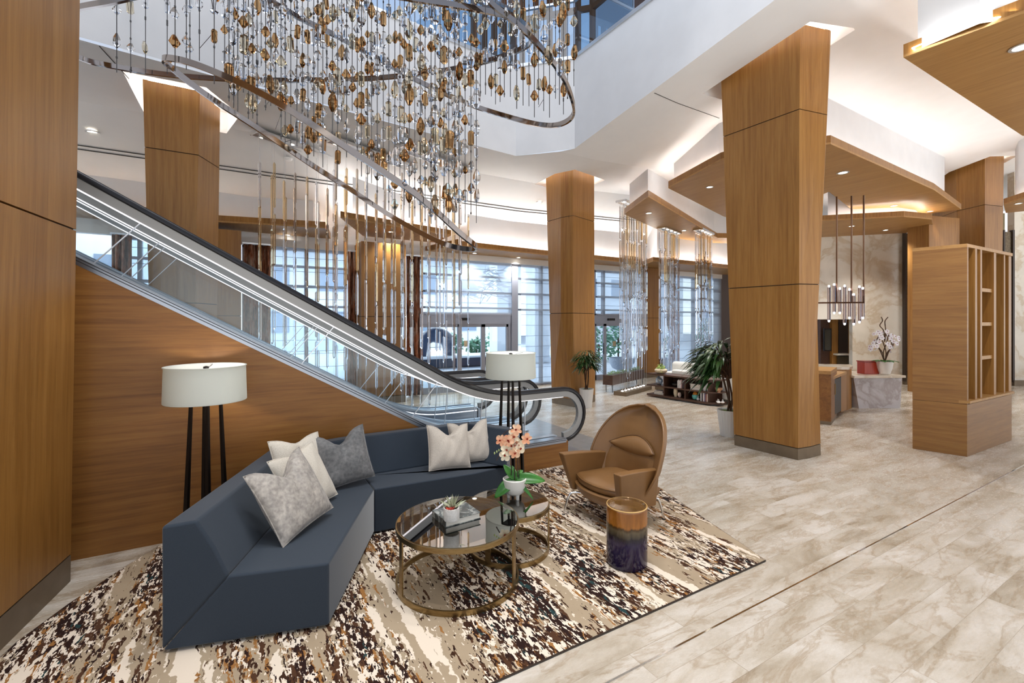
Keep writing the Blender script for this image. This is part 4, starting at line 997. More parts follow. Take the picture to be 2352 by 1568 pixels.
t = NT('book cover'); v = t.coord((1, 1, 1)); b_ = t.bsdf(t.ramp(t.noise(v, 9, 6, .65, 1.5), [(.3, lin(34, 40, 40)), (.5, lin(70, 76, 74)), (.68, lin(176, 176, 168))]), .22); M['cover'] = t.done(b_); M['pages'] = plain('pages', lin(226, 220, 206), .8)
MB().box((0, 0, .0225), (w_ - .012, d_ - .012, .037)).build('page_block', M['pages'], bk_)
MB().box((0, 0, .0435), (w_, d_, .005)).build('front_cover', M['cover'], bk_, bevel=.001); MB().box((0, 0, .0025), (w_, d_, .005)).build('back_cover', M['cover'], bk_, bevel=.001); MB().box((-w_ / 2 + .002, 0, .023), (.005, d_, .044)).build('spine', M['cover'], bk_)
p = AZ(1037, 1193, zt1 + .046); su = thing('succulent', 'spiky succulent with red base leaves in a white textured pot on the book', 'potted plant', (p.x, p.y, zt1 + .0465))
MB().lathe([(.001, 0), (.050, 0), (.055, .01), (.055, .086), (.048, .086), (.047, .072), (.001, .070)], 28).build('pot', textured('pitted ceramic', lin(214, 210, 202), lin(232, 228, 222), 60, .7, bump=.4), su, smooth=40)
MB().lathe([(.001, .072), (.047, .072)], 20).build('soil', plain('soil', lin(60, 44, 34), .9), su)
lf, rd = MB(), MB(); rg = random.Random(9)
def spike(mb, a, el, L, W, o=(0, 0, .072)):
    d = Vector((math.cos(a) * math.cos(el), math.sin(a) * math.cos(el), math.sin(el))); s_ = d.orthogonal().normalized(); n_ = d.cross(s_); o = Vector(o)
    mb.loft([[o + (s_ * math.cos(k * 1.571) + n_ * .5 * math.sin(k * 1.571)) * q + d * L * t_ for k in range(4)] for t_, q in ((0, W * .5), (.3, W), (.7, W * .6), (1, .0006))])
for k in range(16): spike(lf, k * 2.4, .35 + .075 * k, .105 - .001 * k, .012, (.012, .004, .075))
for k in range(14): spike(lf, k * 2.4 + 1, .6 + .06 * k, .075, .004, (-.022, .016, .075))
for k in range(10): spike(rd, k * .63, .5 + .03 * k, .045, .011, (-.016, -.022, .072))
lf.build('leaves', textured('pale leaves', lin(120, 128, 96), lin(196, 196, 168), 30, .5), su, smooth=60); rd.build('red_leaves', textured('red leaves', lin(150, 30, 26), lin(196, 70, 40), 30, .4), su, smooth=60)
# ---------------------------------------------------------------- peach orchid
p = AZ(1182, 1143, zt2); og_ = (p.x, p.y, zt2); po = thing('orchid', 'peach orchid with broad green leaves in a white footed pot on the smaller table', 'orchid', og_)
M['pot_w'] = plain('cream ceramic', lin(228, 224, 214), .35)
pot = MB().lathe([(.001, .03), (.05, .032), (.08, .055), (.094, .10), (.098, .16), (.09, .165), (.085, .15), (.001, .145)], 32).build('pot', M['pot_w'], po, smooth=50)
for k in range(3): a = .5 + k * 2.09; MB().lathe([(.001, 0), (.012, 0), (.017, .05), (.001, .06)], 12, (.05 * math.cos(a), .05 * math.sin(a), 0)).build('foot', M['pot_w'], pot, smooth=50)
Rv, Fv = Vector((SX, -CX, 0)), Vector((CX, SX, 0))    # sideways and onward, as the sitter's eye sees the table
def leaf(dx, dy, dz, L, W, droop, nm='leaf'):
    d = (Rv * dx + Fv * dy + Vector((0, 0, dz))).normalized(); s_ = d.cross(Vector((0, 0, .75)) - Fv * .65).normalized(); n_ = s_.cross(d); o = Vector((0, 0, .15)); mb = MB()
    def fn(u, v):
        w_ = W * math.sin(PI * min(1, v * .93 + .05)) ** .65 * (1 - .25 * v); x = 2 * u - 1
        return o + d * L * v + s_ * w_ * x + n_ * (abs(x) * .35 * w_ - droop * L * v * v)
    mb.grid(fn, 6, 12).build(nm, M['leaf'], po, smooth=80, solid=.003)
leaf(-.72, -.55, -.35, .21, .056, .25); leaf(.95, -.15, .16, .24, .058, .30); leaf(-.55, .3, .7, .15, .036, .1); leaf(-.2, .5, .75, .13, .034, .2); leaf(.4, .6, .45, .15, .03, .4); leaf(.55, -.55, -.1, .16, .02, .9)
pet, pal, lip, bud = MB(), MB(), MB(), MB(); rg = random.Random(12)
M['peach'] = textured('peach petals', lin(242, 214, 178), lin(236, 158, 116), 14, .6); M['dark_lip'] = plain('coral lip', lin(186, 78, 60), .5); M['stemg'] = plain('orchid stem', lin(52, 34, 30), .6); M['bud'] = plain('green bud', lin(186, 200, 130), .5)
top = [(0.0, 0), (-.02, .02)]
for k, (sx, tx) in enumerate(((0.0, -.012), (.025, .03), (-.03, -.05))):
    pts = [Rv * sx + Fv * .01 * k + Vector((0, 0, .15)), Rv * (sx * .9) + Vector((0, 0, .30)), Rv * tx + Vector((0, 0, .46)), Rv * (tx * .9 - .02) + Fv * -.02 + Vector((0, 0, .57 - .05 * k)), Rv * (tx - .10) + Fv * -.04 + Vector((0, 0, .52 - .1 * k))]
    MB().tube(spline(pts, 6), .0045, 6).build('stem', M['stemg'], po, smooth=60)
MB().tube([Rv * .035 + Vector((0, 0, .15)), Rv * .04 + Vector((0, 0, .5))], .004, 5).build('stake', M['black_metal'], po)
for k in range(21):
    rr = .115 * math.sqrt(rg.random()); a = rg.uniform(0, 2 * PI); x_, z_ = rr * math.cos(a) * 1.15, rr * math.sin(a) * 1.1
    c_ = Rv * (x_ - .01) + Fv * (-.05 + rg.uniform(-.04, .05)) + Vector((0, 0, .475 + z_))
    orchid_bloom(pet if k % 5 < 3 else pal, lip, c_, -Fv + Rv * rg.uniform(-.6, .6) + Vector((0, 0, rg.uniform(-.2, .4))), .05, rg)
for k in range(4): c_ = Rv * (-.11 - .018 * k) + Fv * -.05 + Vector((0, 0, .42 - .012 * k)); bud.lathe([(.001, -.012), (.008, 0), (.001, .012)], 8, c_)
pet.build('blossoms', M['peach'], po)['kind'] = 'stuff'; lip.build('blossom_lips', M['dark_lip'], po)['kind'] = 'stuff'; pal.build('pale_blossoms', plain('cream petals', lin(240, 226, 196), .6), po)['kind'] = 'stuff'; bud.build('buds', M['bud'], po, smooth=60)['kind'] = 'stuff'
# ---------------------------------------------------------------- leather armchair (faces -X)
t = NT('tan leather'); v = t.coord(); n = t.noise(v, 3, 4, .5); n2 = t.noise(v, 300, 2); b_ = t.bsdf(t.ramp(n, [(.3, lin(118, 83, 46)), (.7, lin(136, 98, 58))]), .36, 0, .5); t.bump(b_, n2, .08, .001); M['leather'] = t.done(b_)
M['leather_c'] = plain('tan leather seam', lin(96, 64, 34), .5)
ac = thing('armchair', 'tan leather lounge armchair with tall egg shaped back on slim steel legs', 'armchair', (3.05, 3.25, .012), math.radians(2))
# local frame: x forward is -X of the room, so the front is at x = -.40; z up from the rug
def back_pt(u, v, o=0.0):
    """u -1..1 across, v 0..1 from seat to crown; egg outline, dished surface"""
    z = .24 + .77 * v
    hw = .425 * (1 - max(0, (v - .34) / .66) ** 2.5) ** .5 if v > .34 else .425 - .12 * ((.34 - v) / .34) ** 1.3
    hw = max(hw, .015)
    xs = .22 + .225 * v - .06 * math.sin(PI * v)                   # recline
    wrap = (.25 - .17 * v) * abs(u) ** 2.2                              # the sides come forward
    return Vector((xs - wrap + o, hw * u, z))
def back_shell(u, v): return back_pt(2 * u - 1, v)
bk = MB(); NU, NV = 24, 20
bk.grid(back_shell, NU, NV); bk.grid(lambda u, v: back_pt((2 * u - 1) * .97, v * .985 + .004, .055), NU, NV)
ed = MB()
# close the shell's rim
def rim(t_):
    if t_ < .34: return (-1, t_ / .34)
    if t_ < .66: return (-1 + 2 * (t_ - .34) / .32, 1)
    return (1, (1 - t_) / .34)
rm = [rim(i / 80) for i in range(81)]
bk.add([back_pt(a, b) for a, b in rm] + [back_pt(a * .97, b * .985 + .004, .055) for a, b in rm], [(i, i + 1, 82 + i, 81 + i) for i in range(80)])
bk.build('backrest', M['leather'], ac, smooth=60, merge=True)
MB().tube([back_pt(a * 1.0, b, .004) for a, b in rm], .011, 8).build('back_piping', M['leather'], ac, smooth=60)
# inner back pad with the eye shaped lumbar roll
def pad(u, v):
    a = 2 * u - 1; vv = .12 + .42 * v; w_ = .74 - .1 * v; q = back_pt(a * w_, vv)
    puff = .035 * max(0, (1 - abs(a) ** 4)) ** .5 * max(0, (1 - abs(2 * v - 1) ** 6)) ** .5
    top = .05 * (1 - a * a); return q + Vector((-.012 - puff, 0, (top - .05) * v - .0))
MB().grid(pad, 16, 12).build('back_pad', M['leather'], ac, smooth=80)
def lens_pt(u, v):
    a = 2 * u - 1; b = 2 * v - 1; hgt = .088 * (1 - a * a); z0 = .615 - .015 * abs(a); z = z0 + hgt * b + .02
    vv = (z - .24) / .77; q = back_pt(a * .68, vv); return Vector((q.x - .015 - .06 * math.sqrt(max(0, 1 - b * b)) * (1 - a * a) ** .5, q.y, z))
MB().grid(lens_pt, 20, 10).build('lumbar_roll', M['leather'], ac, smooth=80)
sp = [lens_pt(i / 20, 0) + Vector((-.010, 0, 0)) for i in range(21)]; MB().tube(sp, .004, 6).build('seam', M['leather_c'], ac); sp = [lens_pt(i / 20, 1) + Vector((-.010, 0, 0)) for i in range(21)]; MB().tube(sp, .004, 6).build('seam', M['leather_c'], ac)
# arms: upright wedges, wide at the top front, leaning out
for s in (-1, 1):
    rings = []
    for k in range(9):
        u = k / 8; x = .16 - .54 * u; yo = s * (.385 + .0 * u); zt_ = .545 + .02 * u - .03 * (1 - u) ** 2; zb_ = .175 + .04 * u
        lean = .055 * s * (.4 + u * .6); th = .042 + .012 * u; y0 = yo - .075 * s
        fx_ = x + .09 * u
        rings.append([(fx_, y0 - th * .5 * s, zb_), (fx_, y0 + th * .5 * s, zb_), (x, y0 + lean + th * .9 * s, zt_), (x, y0 + lean - th * .7 * s, zt_)])
    MB().loft(rings).build('armrest', M['leather'], ac, bevel=.014, seg=3)
# seat shell and loose cushion
def seat_ring(k, z): return [(-.335 * k - .0 if False else x_ * k + .0, y_ * k, z) for x_, y_ in [(-.335 + .10 * (abs(q) ** 2.2), .315 * q) for q in [i / 10 for i in range(-10, 11)]] + [(.27, .26), (.30, 0), (.27, -.26)]]
MB().loft([seat_ring(.90, .20), seat_ring(1.02, .245), seat_ring(1.04, .29), seat_ring(1.0, .30)]).build('seat_shell', M['leather'], ac, bevel=.01)
cu = MB(); rings = [seat_ring(k, z) for k, z in ((.90, .302), (.965, .312), (.985, .335), (.965, .362), (.90, .378), (.6, .392), (.2, .397))]; cu.loft(rings).build('seat_cushion', M['leather'], ac, smooth=70)
MB().tube(seat_ring(.972, .360), .005, 6, closed=True).build('cushion_piping', M['leather'], ac, smooth=60)
for x_, y_, bx_ in ((-.40, .30, -.2), (-.36, -.28, -.2), (.30, .30, .14), (.32, -.28, .14)):
    s_ = 1 if y_ > 0 else -1
    MB().tube(spline([(bx_, y_ * .55, .20), (bx_ + (x_ - bx_) * .55, y_ * .86, .205), (bx_ + (x_ - bx_) * .78, y_ * .93, .165), (x_, y_, .006)], 6), .0105, 8).build('leg', M['chrome'], ac, smooth=60)
    MB().lathe([(.001, 0), (.016, 0), (.016, .006), (.001, .007)], 12, (x_, y_, 0)).build('foot_glide', M['black_metal'], ac)
# ---------------------------------------------------------------- glazed garden stool
t = NT('banded glaze'); v = t.coord(); sep = t.node('SeparateXYZ'); t.link(v, sep.inputs[0])
zz = t.math('ADD', sep.outputs['Z'], t.math('MULTIPLY', t.noise(t.coord((6, 6, 1)), 5, 4, .6), .05)); zz = t.math('DIVIDE', zz, .5)
c_ = t.ramp(zz, [(0, lin(34, 26, 56)), (.44, lin(42, 32, 66)), (.52, lin(30, 24, 34)), (.56, lin(70, 62, 50)), (.63, lin(96, 84, 62)), (.67, lin(74, 52, 24)), (.70, lin(158, 100, 36)), (.92, lin(140, 86, 32)), (.97, lin(110, 72, 34)), (1, lin(94, 66, 36))])
st_ = t.noise(t.coord((9, 9, 1.2)), 4, 5, .65); c_ = t.mix(.5, c_, t.ramp(st_, [(.35, (.5, .45, .42)), (.62, (1.1, 1.08, 1.05))]), 'MULTIPLY'); b_ = t.bsdf(c_, .12, .15, .6); M['glaze'] = t.done(b_)
gs = thing('garden_stool', 'ceramic drum stool glazed gold above and midnight purple below, in front of the armchair', 'stool', (2.53, 2.59, .012))
R_ = .152
MB().lathe([(.001, 0), (R_ - .012, 0), (R_ - .002, .012), (R_, .03), (R_, .425), (R_ - .003, .436)], 56).build('drum', M['glaze'], gs, smooth=50)
MB().lathe([(R_ - .003, .436), (R_ - .006, .444), (R_ - .014, .446), (R_ - .020, .440), (R_ - .024, .434), (.06, .436), (.001, .437)], 56).build('top', textured('bronze glaze', lin(98, 68, 36), lin(124, 90, 50), 12, .1, metal=.3), gs, smooth=50)
MB().tube([((R_ - .004) * math.cos(2 * PI * k / 56), (R_ - .004) * math.sin(2 * PI * k / 56), .440) for k in range(56)], .0045, 6, closed=True).build('rim', plain('honey rim', lin(216, 176, 112), .2), gs, smooth=60)
# ---------------------------------------------------------------- floor lamps
t = NT('linen shade'); df = t.node('BsdfDiffuse'); df.inputs[0].default_value = lin(236, 238, 232); tl = t.node('BsdfTranslucent'); tl.inputs[0].default_value = lin(236, 238, 230); mx = t.node('MixShader'); mx.inputs[0].default_value = .45
t.link(df.outputs[0], mx.inputs[1]); t.link(tl.outputs[0], mx.inputs[2]); M['shade'] = t.done(mx)
def lamp(label, loc, rz):
    root = thing('floor_lamp', label, 'floor lamp', loc, rz); r = .285; z0, z1 = 1.215, 1.49
    sh = MB().lathe([(r, z0), (r - .008, z1), (r - .011, z1), (r - .003, z0), (r, z0)], 64).build('lamp_shade', M['shade'], root, smooth=40)
    for z in (z0, z1): MB().tube([((r - .004) * math.cos(2 * PI * k / 48), (r - .004) * math.sin(2 * PI * k / 48), z) for k in range(48)], .004, 6, closed=True).build('shade_ring', M['shade'], sh, smooth=60)
    for k in range(4):
        a = PI / 4 + k * PI / 2; t0_ = Vector((.096 * math.cos(a), .096 * math.sin(a), 1.30)); t1_ = Vector((.142 * math.cos(a), .142 * math.sin(a), .0))
        vs = []; MB().loft([[t1_ + Vector((x, y, 0)) for x, y in ((-.017, -.017), (.017, -.017), (.017, .017), (-.017, .017))], [t0_ + Vector((x, y, 0)) for x, y in ((-.009, -.009), (.009, -.009), (.009, .009), (-.009, .009))]]).build('leg', M['black_metal'], root)
    MB().box((0, 0, 1.30), (.15, .15, .012)).build('leg_plate', M['black_metal'], root)
    MB().lathe([(.001, 1.30), (.016, 1.30), (.016, 1.40), (.001, 1.41)], 12).build('lamp_holder', M['black_metal'], root)
    sp_ = MB()
    for k in range(3): a = k * 2.09; sp_.bar((0, 0, z1 - .03), ((r - .012) * math.cos(a), (r - .012) * math.sin(a), z1 - .01), .005, .005)
    sp_.build('shade_spider', M['steel'], root)
    MB().lathe([(.001, z1 - .04), (.02, z1 - .035), (.02, z1 - .005), (.001, z1)], 12).build('finial', M['black_metal'], root)
    MB().lathe([(.001, 1.41), (.03, 1.43), (.035, 1.45), (.001, 1.48)], 12).build('bulb', emit('bulb ' + label[:5], (1, .9, .75, 1), 2.0), root)
    ld = bpy.data.lights.new('lamp_bulb', 'POINT'); ld.energy = 6; ld.color = (1, .97, .92); ld.shadow_soft_size = .04
    lo = bpy.data.objects.new('lamp_glow', ld); C.objects.link(lo); lo.location = Vector(loc) + Vector((0, 0, 1.36)); lo.location.x += .05
    return root
lamp('floor lamp with a white drum shade on four dark legs, against the wood wall', (-.245, 4.42, .001), math.radians(-36))
lamp('floor lamp with a white drum shade beside the escalator handrails', (2.62, 4.50, .001), math.radians(28))
# ---------------------------------------------------------------- potted trees
M['pot_rib'] = plain('white planter', lin(226, 224, 220), .45); M['fic'] = textured('long leaves', lin(22, 48, 20), lin(58, 92, 38), 3, .4)
def tree(label, p, hp, rp, hz, cr, n, seed, avoid, lean=0.0):
    root = thing('potted_tree', label, 'potted tree', (p[0], p[1], 0)); rg = random.Random(seed); N = 48
    rr = lambda i, r: r * (1 + (.018 if (i // 1) % 2 else 0))
    rings = [[(rr(i, r) * math.cos(2 * PI * i / N), rr(i, r) * math.sin(2 * PI * i / N), z) for i in range(N)] for r, z in ((rp * .72, 0), (rp * .98, hp * .97), (rp, hp), (rp * .9, hp), (rp * .88, hp * .93), (.002, hp * .92))]
    MB().loft(rings).build('pot', M['pot_rib'], root); MB().lathe([(rp * .86, hp * .935), (.001, hp * .95)], 24).build('moss', textured('moss', lin(72, 92, 40), lin(110, 130, 62), 40, .9, bump=.5), root)
    for k in range(3):
        a = k * 2.1; MB().tube(spline([(.03 * math.cos(a), .03 * math.sin(a), hp * .92), (.035 * math.cos(a + 1.5), .035 * math.sin(a + 1.5), hz * .62), (.05 * math.cos(a + 2) - SX * lean * .6, .05 * math.sin(a + 2) + CX * lean * .6, hz)], 6), .016, 6).build('trunk', M['bark'], root, smooth=60)
    br, lv = MB(), MB()
    for k in range(n):
        a, b = rg.uniform(0, 2 * PI), rg.uniform(-.75, 1); q = math.sqrt(1 - b * b); rad = cr * rg.uniform(.25, .8)
        o = Vector((q * math.cos(a) * rad, q * math.sin(a) * rad, hz + .12 + b * rad * 1.05)) + Vector((-SX * lean, CX * lean, 0)); d = Vector((math.cos(a), math.sin(a), rg.uniform(-.1, .7))).normalized()
        if any(inside((p[0] + o.x + d.x * q_, p[1] + o.y + d.y * q_), avoid) for q_ in (0, .12, .25)): continue
        L = rg.uniform(.18, .30) * cr / .4; W = L * .085; s_ = d.cross(Vector((0, 0, 1))).normalized(); vs = []
        for j in range(6):
            t_ = j / 5; c_ = o + d * L * t_ + Vector((0, 0, -.6 * L * t_ * t_)); w_ = W * math.sin(PI * (t_ * .92 + .06)); vs += [c_ - s_ * w_ + Vector((0, 0, .3 * w_)), c_, c_ + s_ * w_ + Vector((0, 0, .3 * w_))]
        lv.add(vs, [(j * 3 + i, j * 3 + i + 1, j * 3 + i + 4, j * 3 + i + 3) for j in range(5) for i in range(2)])
        if k % 7 == 0: br.tube([(0, 0, hz * .9), o * .6 + Vector((0, 0, hz * .4)), o], .006, 4)
    lv.build('foliage', M['fic'], root, smooth=80); br.build('branches', M['bark'], root)
    return root
p = AZ(1347, 935); tree('small potted tree in a white pot beside the second tapered column', p, .40, .155, .86, .31, 520, 21, recess(c2m, .12))
p = AZ(1676, 1000); tree('larger potted tree in a ribbed white pot, partly behind the tallest column', p, .42, .19, 1.02, .49, 760, 22, recess(colC2, .1), .13)
# ---------------------------------------------------------------- low bookcase, white sofa behind it
bc0, bc1, bc2 = AZ(1487, 910), AZ(1627, 932), AZ(1661, 928)
dB = (bc1 - bc0).normalized(); nB = Vector((-dB.y, dB.x, 0))
if nB.dot(bc0) < 0: nB = -nB
LB = (bc1 - bc0).length
bcs = thing('bookcase', 'low dark walnut bookcase with open shelves behind the white sofa', 'bookcase', bc0 + dB * LB / 2); og = bcs.location.copy()
Bp = lambda s, t_, z=0: bc0 + dB * s + nB * t_ + Vector((0, 0, z))
def bslab(s0, s1, t0_, t1_, z0, z1, nm, parent=bcs, mat=None):
    q = [P2(Bp(s0, t0_)), P2(Bp(s1, t0_)), P2(Bp(s1, t1_)), P2(Bp(s0, t1_))]; return MB().prism(q, z0, z1).build(nm, mat or M['walnut'], parent, org=og)
def bdiv(px): 
    r = ray(px, 880); A_ = Vector((r[0], r[1])); h = xsect(P2(bc0), P2(dB), (0, 0), A_); return (h - Vector(P2(bc0))).length
s1, s2, s3 = bdiv(1523.5), bdiv(1572), bdiv(1628) - .02
ZB1, ZB2, ZB3 = .05, .285, .54
LE = LB + .12
for nm, z, t_ in (('bottom_board', .03, .045), ('middle_shelf', ZB2 - .015, .03), ('top_board', ZB3, .035)):
    q = [P2(Bp(-.02, 0)), P2(Bp(LB, 0)), P2(Bp(LB + .18, .2)), P2(Bp(LB + .18, .42)), P2(Bp(-.02, .42))]; MB().prism(q, z, z + t_).build(nm, M['walnut'], bcs, org=og)
for s_ in (s1, s2, s3): bslab(s_ - .015, s_ + .015, .02, .40, .075, ZB3, 'divider')
bslab(s1, LB + .1, .38, .40, .075, ZB3, 'back_board')
for s_ in (.08, LB - .1): bslab(s_, s_ + .05, .15, .2, 0, .03, 'foot', mat=M['black_metal'])
rg = random.Random(31)
def books_row(s0, t_, z, n, lab, cols, h=.19):
    s_ = s0
    for k in range(n):
        w_ = rg.uniform(.022, .036); hh = h * rg.uniform(.9, 1.08); p_ = Bp(s_ + w_ / 2, t_ + .07, z)
        r_ = thing('upright_book', lab, 'book', p_, math.atan2(dB.y, dB.x), lab)
        c_ = cols[k % len(cols)]; MB().box((0, 0, hh / 2), (w_, .14, hh)).build('cover', plain('book %s' % (c_,), lin(*c_), .6), r_, bevel=.002); MB().box((0, .004, hh / 2), (w_ - .006, .136, hh + .001)).build('page_block', M['pages'], r_); s_ += w_ + .002
def books_stack(s_, t_, z, n, lab, cols):
    for k in range(n):
        h_ = rg.uniform(.02, .03); w_ = rg.uniform(.22, .27); p_ = Bp(s_, t_ + .1, z)
        r_ = thing('stacked_book', lab, 'book', p_, math.atan2(dB.y, dB.x) + rg.uniform(-.05, .05), lab); c_ = cols[k % len(cols)]
        MB().box((0, 0, h_ / 2), (w_, .17, h_)).build('cover', plain('book s%s' % (c_,), lin(*c_), .6), r_, bevel=.002); MB().box((0, -.004, h_ / 2), (w_ - .01, .166, h_ - .008)).build('page_block', M['pages'], r_); z += h_ + .0005
zt1_, zt2_, zt3_ = .0755, ZB2 + .0155, ZB3 + .0355
S_ = lambda px: bdiv(px)
books_row(S_(1554), .03, zt2_, 4, 'pale upright book in the top left cubby of the walnut bookcase', [(236, 234, 230), (220, 206, 196), (240, 238, 236), (206, 176, 170)])
books_row(S_(1607), .03, zt1_, 6, 'upright book in the lower middle cubby of the walnut bookcase', [(232, 230, 228), (70, 60, 66), (226, 222, 220), (120, 110, 140), (150, 90, 70), (210, 190, 180)])
books_stack(S_(1594), .03, zt2_, 5, 'book lying in the stack in the upper middle cubby', [(216, 206, 200), (230, 226, 222), (150, 112, 96), (200, 186, 176), (120, 96, 86)])
books_stack(S_(1510), .03, zt1_, 4, 'book lying in the stack on the bottom board at the open left end', [(120, 110, 112), (206, 200, 198), (90, 70, 66), (176, 160, 156)])
def vase(lab, px, t_, z, prof, mat, nm='vase', cat='vase'):
    p_ = Bp(S_(px), t_, z); r_ = thing(nm, lab, cat, p_); MB().lathe(prof, 24).build('body', mat, r_, smooth=50); return r_
M['cer_w'] = plain('white ceramic', lin(236, 234, 232), .35); M['cer_b'] = plain('black ceramic', lin(40, 36, 36), .25); M['cer_s'] = textured('sand ceramic', lin(214, 196, 160), lin(236, 222, 196), 12, .5)
vz = lambda h, a, b, c: [(.001, 0), (a, 0), (b, h * .5), (c, h), (c * .8, h), (b * .8, h * .6), (.001, h * .1)]
vase('shorter white faceted vase in the upper middle cubby', 1612, .12, zt2_, vz(.17, .03, .045, .03), M['cer_w']); vase('taller white vase in the upper middle cubby', 1621, .12, zt2_, vz(.20, .03, .05, .042), M['cer_w'])
vase('tall sand coloured vase in the lower left cubby', 1545, .12, zt1_, vz(.19, .03, .05, .04), M['cer_s']); vase('short pink beige vase in the lower left cubby', 1554, .12, zt1_, vz(.11, .025, .045, .03), plain('blush ceramic', lin(226, 200, 186), .4))
vase('black lidded bowl in the upper left cubby', 1544, .14, zt2_, [(.001, 0), (.04, 0), (.09, .05), (.095, .08), (.03, .10), (.02, .12), (.001, .125)], M['cer_b'], 'lidded_bowl', 'bowl')
gl_ = vase('round teal glass ornament with an amber crest in the lower middle cubby', 1590, .12, zt1_, [(.001, 0), (.05, .01), (.075, .06), (.07, .10), (.04, .125), (.001, .13)], plain('teal glaze', lin(96, 172, 164), .15), 'ornament', 'ornament')
MB().lathe([(.001, .09), (.055, .11), (.05, .15), (.02, .18), (.001, .185)], 20).build('crest', plain('amber glaze', lin(204, 128, 40), .15), gl_, smooth=50)
o_ = vase('small white ring ornament beside the teal ornament', 1599, .08, zt1_, [(.001, 0), (.03, .01), (.035, .03), (.02, .05), (.001, .055)], M['cer_w'], 'ornament', 'ornament'); MB().tube([(.022 * math.cos(k * .52), 0, .072 + .022 * math.sin(k * .52)) for k in range(12)], .005, 6, closed=True).build('ring', M['cer_w'], o_)
for px, t_, lab in ((1641, .14, 'leftmost small white ring ornament in the lower right cubby'), (1646, .08, 'middle small white ornament in the lower right cubby'), (1652, .14, 'rightmost small white ring ornament in the lower right cubby')):
    o_ = vase(lab, px, t_, zt1_, [(.001, 0), (.03, .008), (.042, .025), (.03, .042), (.001, .048)], M['cer_w'], 'ornament', 'ornament'); MB().tube([(.018 * math.cos(k * .52), 0, .062 + .018 * math.sin(k * .52)) for k in range(12)], .004, 6, closed=True).build('ring', M['cer_w'], o_)
vase('copper footed bowl in the upper right cubby', 1643, .14, zt2_, [(.001, 0), (.04, 0), (.03, .02), (.075, .07), (.08, .10), (.07, .10), (.001, .04)], plain('copper', lin(186, 146, 116), .3, .6), 'bowl', 'bowl')
o_ = vase('blue and white glass swirl ornament at the open left end of the bookcase', 1506, .14, zt2_, [(.001, 0), (.05, 0), (.05, .02), (.001, .022)], M['cer_b'], 'ornament', 'ornament')
MB().tube(spline([(-.08, 0, .05), (-.02, .03, .16), (.08, 0, .12), (.02, -.03, .05), (-.06, .02, .12), (.03, .03, .19)], 6), .028, 8).build('swirl', textured('swirl glass', lin(96, 130, 160), lin(230, 236, 240), 24, .1), o_, smooth=60)
o_ = vase('cream bowl of trailing green succulents and twigs on top of the bookcase', 1509, .16, zt3_, [(.001, 0), (.08, 0), (.14, .05), (.15, .09), (.12, .12), (.10, .11), (.001, .10)], M['cer_s'], 'planted_bowl', 'potted plant')
lv = MB(); leafball(lv, (0, 0, .13), .11, 240, .025, rg); leafball(lv, (-.08, -.07, .08), .06, 90, .02, rg); lv.build('foliage', textured('lime leaves', lin(120, 150, 60), lin(186, 206, 110), 20, .6), o_)
tw = MB()
for k in range(5): a = k * 1.3; tw.tube(spline([(0, 0, .1), (.04 * math.cos(a), .04 * math.sin(a), .22), (.05 * math.cos(a + .8), .05 * math.sin(a + .8), .36)], 4), .007, 5)
tw.build('twigs', M['bark'], o_)
M['white_f'] = fabric('white upholstery', lin(226, 224, 216), lin(240, 238, 232), 200, .9, .1)
ws = thing('white_sofa', 'white upholstered sofa backing onto the walnut bookcase', 'sofa', Bp(LB * .62, .9)); ogs = ws.location.copy()
def wslab(s0, s1, t0_, t1_, z0, z1, nm, b=.04):
    q = [P2(Bp(s0, t0_)), P2(Bp(s1, t0_)), P2(Bp(s1, t1_)), P2(Bp(s0, t1_))]; return MB().prism(q, z0, z1).build(nm, M['white_f'], ws, bevel=b, seg=3, org=ogs)
wslab(s1 - .1, LB + .5, .46, .66, .10, .66, 'backrest'); wslab(s1 - .1, LB + .5, .66, 1.4, .10, .42, 'seat'); wslab(LB + .5, LB + .7, .46, 1.4, .10, .60, 'armrest'); wslab(s1 - .3, s1 - .1, .46, 1.4, .1, .60, 'armrest')
for s_ in (s1, LB + .4):
    for t_ in (.55, 1.3): MB().box(Bp(s_, t_, .05), (.05, .05, .1)).build('foot', M['black_metal'], ws, org=ogs)
for k, (s0, lab) in enumerate(((S_(1533), 'leftmost white back cushion of the white sofa'), (S_(1580), 'middle white back cushion of the white sofa'), (S_(1625), 'white back cushion of the white sofa behind the larger tree'))):
    c_ = Bp(s0 - .12, .80, .42); r_ = thing('back_cushion', lab, 'cushion', c_, math.atan2(dB.y, dB.x))
    MB().box((0, 0, .21), (.55, .2, .42)).build('cover', M['white_f'], r_, bevel=.09, seg=4)
# ---------------------------------------------------------------- planter trough behind the far rods
a0, a1 = AZ(1407, 903), AZ(1480, 884); dP = (a1 - a0).normalized(); nP = Vector((-dP.y, dP.x, 0)); nP = nP if nP.dot(a0) > 0 else -nP
pt_ = thing('planter_box', 'long walnut planter box on hairpin legs filled with small succulents, behind the far rods', 'planter', (a0 + a1) / 2); ogp = pt_.location.copy(); Lp = (a1 - a0).length
MB().prism([P2(a0), P2(a1), P2(a1 + nP * .28), P2(a0 + nP * .28)], .2, .45).build('trough', M['walnut'], pt_, bevel=.005, org=ogp)
for s_ in (.06, Lp - .06):
    for t_ in (.05, .23): q = a0 + dP * s_ + nP * t_; MB().tube([q + Vector((0, 0, .2)), q + Vector((.02, 0, 0)), q + Vector((.05, .02, .2))], .006, 5).build('hairpin_leg', M['black_metal'], pt_, org=ogp)
lv = MB()
for k in range(9): leafball(lv, a0 + dP * (Lp * (k + .5) / 9) + nP * .14 + Vector((0, 0, .47)), .08, 60, .03, rg)
lv.build('foliage', textured('sage leaves', lin(96, 130, 90), lin(150, 178, 130), 20, .6), pt_, org=ogp)
